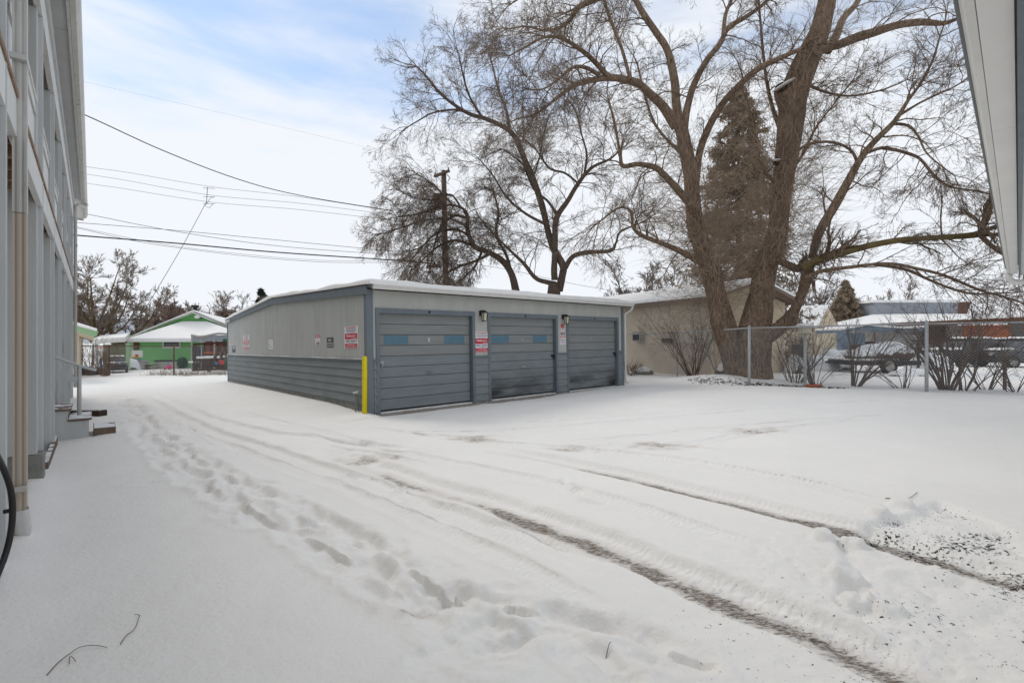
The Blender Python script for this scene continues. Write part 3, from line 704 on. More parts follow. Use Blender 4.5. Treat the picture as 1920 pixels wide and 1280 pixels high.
sign('warning_sign', 'small red and white sticker stack left of the NO PARKING sign', side_mw(597, 636), swid(592.5,601.5), .27, 'sign_white', [(-.95,.25,.95,.95,'sign_faded'),(-.6,-.95,.7,-.55,'sign_black')],
     [("24",0,.62,.4,.9,'sign_white'),("H",0,0,.2,.3,'sign_faded'),("VIDEO",0,-.35,.14,1.2,'sign_faded'),("ON",0,-.75,.2,.8,'sign_white')])
sign('notice_sign', 'plain white notice in the middle of the garage side wall', side_mw(508.5, 645.5), swid(504.5,512.5), .29, 'sign_white', [], [("24 HOUR",0,.6,.2,1.2,'bin_grey'),("NO",-.4,0,.25,.7,'sign_black'),("PARK",0,-.5,.2,1.4,'sign_black')])
sign('box_sign', 'small black sign near the far corner of the side wall', side_mw(439, 654.5), swid(436,442), .24, 'sign_black', [(-.6,.1,.6,.8,'sign_white')], [("NO",0,.45,.4,.9,'sign_black'),("PARKING",0,-.4,.3,1.6,'bin_grey')])
sign('round_sticker', 'small faded sticker at the far corner of the side wall', side_mw(432, 643.5), .16, .18, 'sign_white', [(-.8,.2,.8,.8,'sign_faded')], [("24",0,-.3,.4,.9,'sign_faded')])
sign('octagon_sticker', 'red octagonal sticker at the top of the pier left of the right door', front_mw(1054.5, 611.5), .15, .13, 'sign_red', [], [("STOP",0,0,.5,1.3,'sign_white')], octagon=True)
sign('video_sticker', 'white sticker with a black strip below the red octagon', front_mw(1054.8, 620.5), .155, .20, 'sign_white', [(-1,-.95,1,-.35,'sign_black')], [("24 HOUR",0,.55,.25,1.4,'sign_red'),("VIDEO",0,.1,.2,1.2,'sign_faded'),("CAM",0,-.65,.35,1.3,'sign_white')])
sign('warning_sticker', 'white warning sticker with red heading lowest on the same pier', front_mw(1055, 637.2), .27, .27, 'sign_white', [(-.9,.45,.9,.9,'sign_faded')], [("WARNING",0,.68,.3,1.5,'sign_white'),("Smile, UP",0,0,.3,1.6,'sign_black'),("You're on camera",0,-.5,.24,1.6,'sign_black')])
# flood lamp at the far corner
r = thing('flood_lamp', 'small white lamp under the far eave of the garage side', 'lamp', GMW @ Matrix.Translation((-.075,12.25,2.50)))
MB().box(-.05,-.06,-.05,0,.06,.05,.008).build('base', 'white_paint', r); MB().ball((-.09,.05,-.03),(.06,.05,.05)).ball((-.09,-.06,-.03),(.06,.05,.05)).build('lamp_head', 'white_paint', r, True)
# yellow guard post and standpipe
gx, gy = to_ground(679.5, 778)
r = thing('guard_post', 'bright yellow steel post guarding the near garage corner', 'post', loc=(-3.09,10.14,-.1))
b = MB().tube([(0,0,-.1),(0,0,1.26),(0,0,1.285),(0,0,1.29)], [.052,.052,.045,.01], 14); b.build('post_tube', 'yellow_paint', r, True)
pm = GMW @ Vector((-.13,.38,0)); r = thing('standpipe', 'short dark pipe with a cap standing behind the yellow post', 'pipe', loc=(pm.x, pm.y, -.05))
MB().tube([(0,0,-.1),(0,0,.43)], .018, 8).tube([(.05,.03,-.1),(.05,.03,.36),(0,0,.40)], .012, 6).build('pipe', 'paint_dark', r, True); MB().tube([(-.05,0,.44),(.06,0,.46)], .022, 8).build('cap', 'gutter_white', r)
# ------------------------------------------------------------------ left apartment building (posts, walkways, eave)
S1 = Vector((-.656,.755,0)).normalized()
LMW = frame((-.57,0,0), -S1, None)                # local x runs back towards the camera, y = into the building (away from the lot)
# convenient axes: local X = -S1, local Y = Z x X ; check which way Y points
LMW = Matrix(((S1.x,-S1.y,0,-.57),(S1.y,S1.x,0,0),(0,0,1,0),(0,0,0,1)))   # X = along facade (away), Y = into the building, Z up
apt = thing('apartment_building', 'grey two-storey timber apartment building with open walkways along the left edge', 'building', LMW)
def tz(Z): return Z/.755                           # depth -> distance along the facade
lg = -.06
posts = [(tz(3.22),.14,4.3),(tz(5.62),.15,6.),(tz(7.35),.14,6.),(tz(9.15),.13,6.),(tz(10.9),.13,6.),(tz(12.7),.13,6.),(tz(14.6),.13,6.)]
posts.insert(0, (tz(1.2), .14, 6.))
for k, (t, w_, h) in enumerate(posts):
    h = 5.24
    if abs(t-tz(3.22)) < .01: h = 3.05
    zb = .24 if k == 2 else -.3
    b = MB().box(t-.24 if k == 2 else t-.13, .035, zb, t-.03, .27 if k == 2 else .24, 5.24, .004).box(t-.045, -.005, zb, t, .165, 5.24, .004)
    p = b.build('post', 'paint_grey', apt)
    if k == 2: MB().box(t-.23,-.02,-.5,t+.01,.29,zb-.002,.01).build('footing', 'concrete', p)
tE = tz(15.); tS = -.5
MB().box(tS,.00,3.05,tE,.05,3.34).build('deck_beam', 'paint_light', apt)
MB().box(tS,-.012,3.345,tE,.9,3.385).build('deck', 'wood_raw', apt)
b = MB(); t = tS+.2
while t < tE: b.box(t,.06,3.08,t+.045,1.5,3.34); t += .42
b.build('joists', 'wood_raw', apt)
MB().box(tS,.0,5.25,tE,.06,5.62).build('top_beam', 'paint_light', apt)
MB().box(tS,.062,5.62,tE,1.55,5.66).build('ceiling', 'soffit_grey', apt)
MB().box(tS,-.03,5.622,tE,.05,5.83).build('trim_board', 'paint_grey', apt)
# guard rails between the posts on the upper walkway
for a, c in zip(posts[:-1], posts[1:]):
    x0, x1 = a[0]+.02, c[0]-.22
    MB().box(x0,.045,4.05,x1,.085,4.165).box(x0,.03,4.168,x1,.12,4.20).box(x0,.05,3.39,x1,.075,3.47).box(x0,.055,3.52,x1,.07,4.0).build('guard_rail', 'paint_light', apt)
MB().box(tS,1.5,-.3,tE,1.6,5.9).build('wall', 'stucco_light', apt)
for q in (4.2, 9.2, 14.5):
    f_ = MB().box(q,1.46,.3,q+.95,1.498,2.35).build('door', 'fascia_brown', apt); MB().box(q+.08,1.44,1.2,q+.12,1.46,1.26).build('handle', 'metal_galv', f_)
    f_ = MB().box(q+1.4,1.47,1.2,q+2.5,1.498,2.2).build('window', 'white_paint', apt); MB().box(q+1.46,1.455,1.26,q+2.44,1.472,2.14).build('pane', 'window_dark', f_)
    MB().box(q,1.46,3.4,q+.95,1.498,5.3).build('door', 'fascia_brown', apt)
# end wing wall
MB().box(tz(15.)-.02,.20,-.3,tz(15.)+.06,1.5,5.6).build('end_wall', 'paint_grey', apt)
# soffit, fascia and gutter of the eave
e0, e1 = tS, 17.35/.755
so_ = MB()
ks = [e0, 3.2, 6.1, 9.0, 11.8, 14.7, 17.6, 20.4, e1]
for a, c in zip(ks[:-1], ks[1:]): so_.box(a+.006,-.175,5.93,c-.006,.6,5.96)
so_.build('soffit', 'soffit_grey', apt)
MB().box(e0,-.205,5.86,e1,-.178,6.12).build('fascia', 'gutter_grey', apt)
MB().prism([(e0,-.208,5.94),(e0,-.27,5.945),(e0,-.31,6.03),(e0,-.323,6.11),(e0,-.208,6.11)], (e1-e0-.02,0,0)).build('gutter', 'gutter_grey', apt)
MB().prism([(e1+.0,-.21,5.86),(e1,-.21,6.14),(e1,3.,7.6),(e1,3.,7.3),(e1,1.3,5.9)], (.03,0,0)).build('barge_board', 'gutter_grey', apt)
MB().prism([(e0,-.32,6.125),(e0,3.,7.62),(e0,3.,7.66),(e0,-.32,6.165)], (e1-e0+.05,0,0)).build('roof', 'paint_dark', apt)
rs = slab([(e0,-.31,6.17),(e1+.05,-.31,6.17),(e1+.05,3.,7.66),(e0,3.,7.66)], 40, 10, .12, 4); rs.build('roof_snow', 'snow', apt, True)
# rainwater pipes
def ribbed(b, t0, y0, z0, z1, w_=.10, d=.075):
    """rectangular corrugated pipe seen from its side and front"""
    n = 24; prof_ = []
    for i in range(n):
        u = i/n*4; k = int(u); f_ = u-k; rib = .006*(1 if int(f_*8) % 2 else 0)
        c = [(-.5+f_, -.5), (.5, -.5+f_), (.5-f_, .5), (-.5, .5-f_)][k]
        nx, ny = [(0,1),(-1,0),(0,-1),(1,0)][k]
        prof_.append((t0+c[0]*w_+nx*rib, y0+c[1]*d+ny*rib, z0))
    return b.prism(prof_, (0,0,z1-z0))
tp = tz(3.74)
dp_ = thing('rain_pipe', 'ribbed grey and tan rainwater pipe on the near left posts, white shoe at its foot', 'downspout', LMW @ Matrix.Translation((tp-.05,-.015,0)))
ribbed(MB(), 0, 0, .20, 2.475).build('lower_pipe', 'downspout_tan', dp_)
ribbed(MB(), 0, 0, 2.48, 5.95, .104, .079).build('upper_pipe', 'gutter_grey', dp_)
b = MB(); n = 18
for i in range(7):
    z = .215-.235*i/6; s_ = [1.12,1.14,1.14,1.14,1.14,1.05,.75][i]; o_ = -.02*(i/6)
    for j in range(n):
        a = 2*math.pi*j/n; c, s__ = math.cos(a), math.sin(a); k = 1/max(abs(c), abs(s__))**.8
        rb = 1-.04*(j % 2); b.v.append((.05*s_*c*k*rb, o_+.042*s_*s__*k*rb, z))
b.f = [(i*n+j, i*n+(j+1) % n, (i+1)*n+(j+1) % n, (i+1)*n+j) for i in range(6) for j in range(n)]+[tuple(range(6*n, 7*n))]
b.build('shoe', 'downspout_white', dp_, True)
for z in (.36, 3.62): MB().box(-.062,-.045,z,.062,-.037,z+.05,.003).box(-.10,-.045,z+.005,-.055,.05,z+.045,.003).build('bracket', 'gutter_grey', dp_)
tq = tz(14.75); dq = thing('rain_pipe', 'slim grey rainwater pipe at the far corner of the left building', 'downspout', LMW @ Matrix.Translation((tq,-.05,0)))
MB().tube([(1.0,-.26,5.95),(.9,-.22,5.82),(.2,-.06,5.72),(0,0,5.62),(0,0,5.2),(0,0,.1)], [.04,.045,.045,.045,.045,.045], 10).build('pipe', 'gutter_grey', dq, True)
MB().box(-.05,-.05,2.8,.05,-.035,2.86).box(-.05,-.05,4.4,.05,-.035,4.46).build('bracket', 'gutter_grey', dq)
# hose hanging on the first post
hs = MB(); pts = [(-.5,.0,.98),(-.25,.0,.84),(-.08,-.02,.70),(.0,-.04,.56),(.01,-.048,.42),(-.0,-.04,.28),(-.06,-.02,.16),(-.25,.01,.06),(-.5,.02,.03)]
hs.tube([Vector(p) for p in crom(pts, 5)], .017, 10)
ho = thing('garden_hose', 'black hose hanging in a loop on the nearest grey post', 'hose', LMW @ Matrix.Translation((tz(3.05),0,0)))
hs.build('hose', 'black_rubber', ho, True); MB().box(.005,-.05,.41,.02,-.005,.435,.003).build('hook', 'black_metal', ho)
# plank edge between the posts
MB().box(tz(6.),-.02,-.2,tz(7.7),.03,.0).build('kerb_board', 'wood_step', apt)
# porch steps coming out of the building
ts = tz(8.0)
st = thing('porch_steps', 'grey wooden steps with brown treads coming down from the left building', 'steps', LMW @ Matrix.Translation((ts,.23,lg-.12)))
def LG(px, py, Z=7.95):
    p = LMW.inverted() @ Vector(P(px, py, Z)); return p
b = MB(); pr = [(.15,.42),(.15,.22),(-.12,.02),(-.62,.02),(-.62,.34),(-.36,.34),(-.36,.52),(-.0,.52),(.25,.52),(.25,.42)]
for xo in (0., .9): b.prism([(xo, y, z) for y, z in pr], (.04,0,0))
b.build('stringer', 'paint_grey', st)
MB().box(-.03,-.40,.525,.97,.25,.56,.005).build('tread', 'wood_step', st); MB().box(-.03,-.66,.345,.97,-.36,.38,.005).build('tread', 'wood_step', st)
MB().box(.03,-.60,-.05,.9,-.15,.018).build('base_board', 'wood_raw', st)
MB().box(.0,-.98,-.1,.75,-.68,.19,.01).build('bottom_step', 'wood_step', st)
hr = thing('hand_rail', 'sloping grey pipe handrail beside the porch steps', 'handrail', LMW @ Matrix.Translation((ts,.23,lg-.06)))
MB().tube([(-.02,.62,1.80),(-.02,.0,1.46),(-.02,-.52,1.20),(-.02,-.66,1.145),(-.02,-.72,1.13)], .024, 10).build('rail', 'paint_grey', hr, True)
MB().tube([(-.02,-.50,.38),(-.02,-.50,1.21)], .03, 10).build('rail_post', 'paint_grey', hr, True)
MB().bar((-.02,.5,1.42),(-.02,-.48,.96),.04,.10).build('lower_rail', 'paint_grey', hr)
MB().box(.10,-.12,.56,.14,.0,1.10,.01).build('newel', 'paint_light', hr)
bx = thing('doormat_board', 'short dark board lying in the snow past the porch steps', 'board', loc=(-9.35,10.7,gz(-9.35,10.7)))
MB().box(-.45,-.10,-.02,.30,.12,.11,.01).build('board', 'timber_dark', bx); MB().box(-.44,-.09,.111,.29,.11,.14,.012).build('snow_cap', 'snow', bx)
# little leaf litter by the shoe
lf = MB(); c = to_ground(33, 1020)
for i in range(5):
    a = random.uniform(0, 6.3); x, y = c[0]+random.uniform(-.03,.03), c[1]+random.uniform(-.03,.03); z = gz(x, y)+.004
    d = Vector((math.cos(a), math.sin(a), .25))*.045; n_ = Vector((-math.sin(a), math.cos(a), .1))*.017
    p = Vector((x, y, z)); lf.add([p-d, p-n_, p+d, p+n_], [(0,1,2),(0,2,3)])
tag(lf.build('dead_leaf', 'leaf_dead'), 'crumpled brown leaf in the snow below the white pipe shoe', 'leaf')
# ------------------------------------------------------------------ eave of the building on the right
S2 = Vector((.7235,.6903,0)).normalized()
RMW = Matrix(((S2.x,-S2.y,0,0),(S2.y,S2.x,0,0),(0,0,1,0),(0,0,0,1)))    # X along the eave away from camera, Y to the left of it
ra_ = thing('right_building', 'pale eave and gutter of a building overhead at the right edge', 'building', RMW)
def lat(xpix, ypix, h): return -(xpix-1912.)/(CY-ypix)*h*0+(1912.-xpix)/(640.-ypix)*h*.6903
hh = 1.32; r0, r1 = -.6, 9.75/.6903*1.0
yo, ym, yi = lat(1790.6,0,hh), lat(1830,0,hh), lat(1903,0,hh)
zs = CH+hh
r1 = 13.6
b = MB().prism([(r0,ym+.002,zs-.0),(r0,ym+.03,zs-.005),(r0,yo-.018,zs+.03),(r0,yo-.012,zs+.055),(r0,yo-.002,zs+.07),(r0,yo+.002,zs+.12),(r0,ym,zs+.12)], (r1-r0,0,0)); b.build('gutter', 'gutter_white', ra_)
ks = np.arange(r0, r1, 2.44).tolist()+[r1]
b = MB()
for a, c in zip(ks[:-1], ks[1:]): b.box(a+.002,yi,zs-.004,c-.002,ym-.001,zs+.02)
b.build('soffit', 'soffit_white', ra_)
MB().box(r0,yi-.035,zs-.03,r1+.5,yi-.008,zs+.02).build('frieze_board', 'trim_blue', ra_)
MB().box(r0,-1.2,zs-.012,r1+.3,yi-.036,zs+.03).build('porch_ceiling', 'soffit_grey', ra_)
MB().prism([(r0,yo+.02,zs+.125),(r0,-3.,zs+1.1),(r0,-3.,zs+1.2),(r0,yo+.02,zs+.18)], (r1-r0+.2,0,0)).build('roof', 'paint_dark', ra_)
slab([(r0,yo+.01,zs+.185),(r0,-3.,zs+1.205),(r1+.2,-3.,zs+1.205),(r1+.2,yo+.01,zs+.185)], 10, 40, .1, 5).build('roof_snow', 'snow', ra_, True)
MB().tube([(r1-.06,ym+.03,zs+.0),(r1-.04,ym+.02,zs-.10),(r1+.0,ym-.06,zs-.17),(r1+.0,yi-.1,zs-.17),(r1,yi-.4,zs-.19)], .05, 10).build('elbow', 'soffit_white', ra_, True)
# ------------------------------------------------------------------ chain link fences
def chain_fence(pts, H, label, name='chain_link_fence', dia=.075, wr=.0020, post_m='metal_galv', wire_m='metal_wire', rails=True, spec_posts=None, pr=.03, group=None):
    g = [(x, y, gz(x, y) if zz is None else zz) for x, y, zz in pts]
    r = thing(name, label, 'fence', loc=g[0], group=group); o = Vector(g[0])
    for i, p in enumerate(g):
        p = Vector(p)-o; rr = pr*(1.35 if spec_posts and i in spec_posts else 1)
        q = MB().tube([p+Vector((0,0,-.15)), p+Vector((0,0,H-.01))], rr, 10).build('post', post_m, r, True)
        MB().ball(p+Vector((0,0,H)), (rr*1.1,rr*1.1,rr*.8), 8, 5).build('cap', post_m, q, True)
    for p, q in zip(g[:-1], g[1:]):
        p = Vector(p)-o; q = Vector(q)-o; L_ = (q-p).length; d = (q-p)/L_
        if rails: MB().tube([p+Vector((0,0,H-.05)), q+Vector((0,0,H-.05))], .022, 8).build('top_rail', post_m, r, True)
        dx = Vector((d.x, d.y, 0)).normalized(); side = Vector((-dx.y, dx.x, 0))
        n = int((L_+H)/dia); V = []; Q = []
        for s_ in (1, -1):
            for i in range(n+1):
                a0 = i*dia-H if s_ > 0 else i*dia; u0, u1 = a0, a0+s_*H; zb, zt = 0., H-.05
                # clip to 0..L
                def at(u, z0=0.): return u
                f0, f1 = 0., 1.
                if s_ > 0: f0 = max(0, -u0/H); f1 = min(1, (L_-u0)/H)
                else: f0 = max(0, (u0-L_)/H); f1 = min(1, u0/H)
                if f1-f0 < .02: continue
                A = p+d*(u0+(u1-u0)*f0)+Vector((0,0,.02+(zt-.02)*f0)); B = p+d*(u0+(u1-u0)*f1)+Vector((0,0,.02+(zt-.02)*f1))
                k = len(V); dd = (B-A).normalized(); n1_ = side*wr; n2_ = dd.cross(side).normalized()*wr
                V += [A+n1_, A-n1_*.5+n2_*.87, A-n1_*.5-n2_*.87, B+n1_, B-n1_*.5+n2_*.87, B-n1_*.5-n2_*.87]
                Q += [(k,k+1,k+4,k+3),(k+1,k+2,k+5,k+4),(k+2,k,k+3,k+5)]
        arr_mesh('chain_link', np.array([v[:] for v in V]), np.array(Q), wire_m, r)
    return r
a = (7.26,14.8); c_ = (12.1,11.35)
def lerp(a, b, t): return (a[0]+(b[0]-a[0])*t, a[1]+(b[1]-a[1])*t)
FP = [(4.55,20.6,.02),(6.29,18.4,.05),(7.26,14.8,.13),(10.70,12.48,.18),(12.6,11.2,.18),(16.,8.9,.2)]
chain_fence(FP[:3], 1.83, 'galvanised chain link fence running back between garage and tan house')
chain_fence(FP[2:], 1.83, 'galvanised chain link fence along the right side of the lot', spec_posts=[0,1])
# ------------------------------------------------------------------ trees
def nrm(a): return a/np.maximum(np.linalg.norm(a, axis=-1, keepdims=True), 1e-9)
def grow(st, di, ln, rd, nseg, wander, pull, rng, taper=.3):
    st = np.asarray(st, float); N_ = len(st); pts = np.zeros((N_, nseg+1, 3)); pts[:,0] = st; d = nrm(np.asarray(di, float))
    pull = np.asarray(pull, float)
    for i in range(nseg):
        d = nrm(d+rng.normal(0, wander, (N_, 3))+pull)
        pts[:,i+1] = pts[:,i]+d*(ln/nseg)[:,None]
    rad = rd[:,None]*(1-(1-taper)*np.linspace(0, 1, nseg+1)[None])
    return pts, rad
def spawn(pts, rad, ln, m, t0, ang, lr, rr, rng, up=0., rmin=.0025):
    """m children on every branch"""
    N_, K, _ = pts.shape; idx = np.repeat(np.arange(N_), m); n = len(idx)
    t = t0+(1-t0)*rng.random(n)**.8; f = t*(K-1); i = np.minimum(f.astype(int), K-2); g = (f-i)[:,None]
    p = pts[idx,i]*(1-g)+pts[idx,i+1]*g; d = nrm(pts[idx,i+1]-pts[idx,i]); rv = nrm(rng.normal(0, 1, (n,3)))
    s = nrm(rv-d*(rv*d).sum(1,keepdims=True)); a = rng.normal(ang, .18, n)[:,None]
    nd = nrm(d*np.cos(a)+s*np.sin(a)+np.array([0,0,up])); r = rad[idx,i]*(1-g[:,0])+rad[idx,i+1]*g[:,0]
    return p, nd, ln[idx]*lr*(1.15-.6*t)*rng.uniform(.7, 1.3, n), np.maximum(r*rr, rmin), n
def tubes(pts, rad, sides=3):
    N_, K, _ = pts.shape
    d = np.zeros_like(pts); d[:,1:-1] = pts[:,2:]-pts[:,:-2]; d[:,0] = pts[:,1]-pts[:,0]; d[:,-1] = pts[:,-1]-pts[:,-2]; d = nrm(d)
    md = nrm(pts[:,-1]-pts[:,0])[:,None,:]; ref = np.where(np.abs(md[...,2:3]) < .7, np.array([0.,0,1.]), np.array([.8,.6,0])); u = nrm(np.cross(d, ref)); w_ = np.cross(d, u)
    V = np.stack([pts+(u*math.cos(2*math.pi*j/sides)+w_*math.sin(2*math.pi*j/sides))*rad[...,None] for j in range(sides)], 2)
    base = np.arange(N_*K).reshape(N_, K)*sides; a = base[:,:-1,None]; c = base[:,1:,None]; j = np.arange(sides); j2 = (j+1) % sides
    Q = np.stack([a+j, a+j2, c+j2, c+j], -1).reshape(-1, 4)
    return V.reshape(-1, 3), Q
def join(parts):
    V = []; Q = []; o = 0
    for v, q in parts: V.append(v); Q.append(q+o); o += len(v)
    return np.concatenate(V), np.concatenate(Q)
def limb3d(Z0, Z1, pts, n=7):
    """a surveyed limb: sightings (x, y, width) -> 3-D centre line and radii, its distance drifting from Z0 to Z1"""
    k = len(pts); c = crom([(p[0], p[1], p[2]) for p in pts], n); m = len(c)
    out = np.array([P(q[0], q[1], Z0+(Z1-Z0)*(i/(m-1))**1.2) for i, q in enumerate(c)])
    Zs = Z0+(Z1-Z0)*(np.arange(m)/(m-1))**1.2
    rad = np.array([max(q[2], .8) for q in c])/2/F*Zs
    return out, rad
def limb_mesh(C, R, n, seed):
    """swept limb with a steady frame; thick ones get long bark ridges and swellings"""
    if R[0] > .12:      # finer rings on thick limbs
        t = np.linspace(0, len(C)-1, len(C)*(6 if R[0] > .3 else 3)); i = np.minimum(t.astype(int), len(C)-2); g = (t-i)[:,None]
        R = R[i]*(1-g[:,0])+R[i+1]*g[:,0]; C = C[i]*(1-g)+C[i+1]*g
    k = len(C); T = nrm(np.gradient(C, axis=0)); u = np.cross(T[0], [.3,.9,.1]); u /= np.linalg.norm(u); V = []; a = np.arange(n)*2*math.pi/n; s = 0.
    for i in range(k):
        u = u-T[i]*np.dot(u, T[i]); u /= np.linalg.norm(u); w_ = np.cross(T[i], u); s += np.linalg.norm(C[i]-C[i-1]) if i else 0
        r = np.full(n, R[i])
        big = min(1., R[i]/.12)
        q = fbm(np.cos(a)*1.3+seed*3+s*.5, np.sin(a)*1.3+s*.9, 3)-.45; r = r*(1+.22*q*big)
        if n >= 40: q2 = np.abs(fbm(a*6.3+seed, np.full(n, s*1.1)+np.sin(a)*.6, 3)-.45); r = r-.10*R[i]*(1-ease(.0, .07, q2))
        V.append(C[i]+np.outer(np.cos(a)*r, u)+np.outer(np.sin(a)*r, w_))
    V = np.concatenate(V); b = (np.arange(k-1)*n)[:,None]; j = np.arange(n); j2 = (j+1) % n
    return V, np.stack([b+j, b+j2, b+n+j2, b+n+j], -1).reshape(-1, 4)
def tree(name, label, base, limbs, seed, dens=1., twig_m='twig', bark='bark', fine=.0048, L1=1.9, pull=(0,0,-.05), up=.12, sprouts=0., m2=8, m3=6, m4=3, group=None, trunkn=1):
    rng = np.random.default_rng(seed); r = thing(name, label, 'tree', loc=base, group=group); o = np.array(base)
    S = []; D = []; LN = []; RD = []
    for k, (Z0, Z1, w0, pts) in enumerate(limbs):
        C, R = limb3d(Z0, Z1, pts)
        V, Q = limb_mesh(C-o, R, 40 if R[0] > .3 else 12 if R[0] > .08 else 7, k)
        nm = 'trunk' if k < trunkn else 'limb'
        arr_mesh(nm, V, Q, bark if not (w0 < 0) else 'bark_moss', r)
        seg = np.linalg.norm(np.diff(C, axis=0), axis=1); tot = seg.sum(); cum = np.concatenate([[0], np.cumsum(seg)])
        w0 = abs(w0)
        n = int(tot*dens*w0*2.6)
        if n:
            t = rng.random(n)**.75; t = .12+.88*t; s = t*tot; i = np.clip(np.searchsorted(cum, s)-1, 0, len(seg)-1); g = ((s-cum[i])/seg[i])[:,None]
            p = C[i]*(1-g)+C[i+1]*g; d = nrm(C[i+1]-C[i]); rv = nrm(rng.normal(0, 1, (n,3))); sdv = nrm(rv-d*(rv*d).sum(1,keepdims=True)); a = rng.normal(.85, .25, n)[:,None]
            S.append(p); D.append(nrm(d*np.cos(a)+sdv*np.sin(a)+np.array([0,0,up*2]))); LN.append(L1*rng.uniform(.45, 1.25, n)*(1.1-.35*t)); RD.append(np.minimum(R[i]*.35, .022)*rng.uniform(.6, 1., n)+.004)
            # fork at the very tip
            p = np.repeat(C[-1][None], 4, 0); S.append(p); D.append(nrm(nrm(C[-1]-C[-2])+rng.normal(0, .45, (4,3)))); LN.append(L1*rng.uniform(.6, 1.1, 4)); RD.append(np.full(4, max(R[-1]*.7, .008)))
    S, D, LN, RD = map(np.concatenate, (S, D, LN, RD))
    p1, r1_ = grow(S, D, LN, RD, 8, .17, pull, rng); parts1 = [tubes(p1-o, r1_, 5)]
    s, d, l, rr, n = spawn(p1, r1_, LN, m2, .12, .65, .52, .5, rng, up, fine*1.3); p2, r2 = grow(s, d, l, rr, 5, .13, pull, rng)
    s, d, l3, rr, n = spawn(p2, r2, l, m3, .1, .6, .50, .6, rng, up*.6, fine); p3, r3 = grow(s, d, l3, rr, 4, .12, np.array(pull)*.7, rng)
    parts2 = [tubes(p2-o, r2, 3), tubes(p3-o, r3, 3)]
    if m4:
        s, d, l4, rr, n = spawn(p3, r3, l3, m4, .25, .55, .55, .8, rng, 0, fine*.8); p4, r4 = grow(s, d, l4, rr, 2, .12, (0,0,0), rng); parts2.append(tubes(p4-o, r4, 3))
    V, Q = join(parts1); arr_mesh('branches', V, Q, 'bark_far' if bark != 'bark' else 'bark', r)
    V, Q = join(parts2); tw = arr_mesh('crown', V, Q, twig_m, r); return r
Z = 15.9
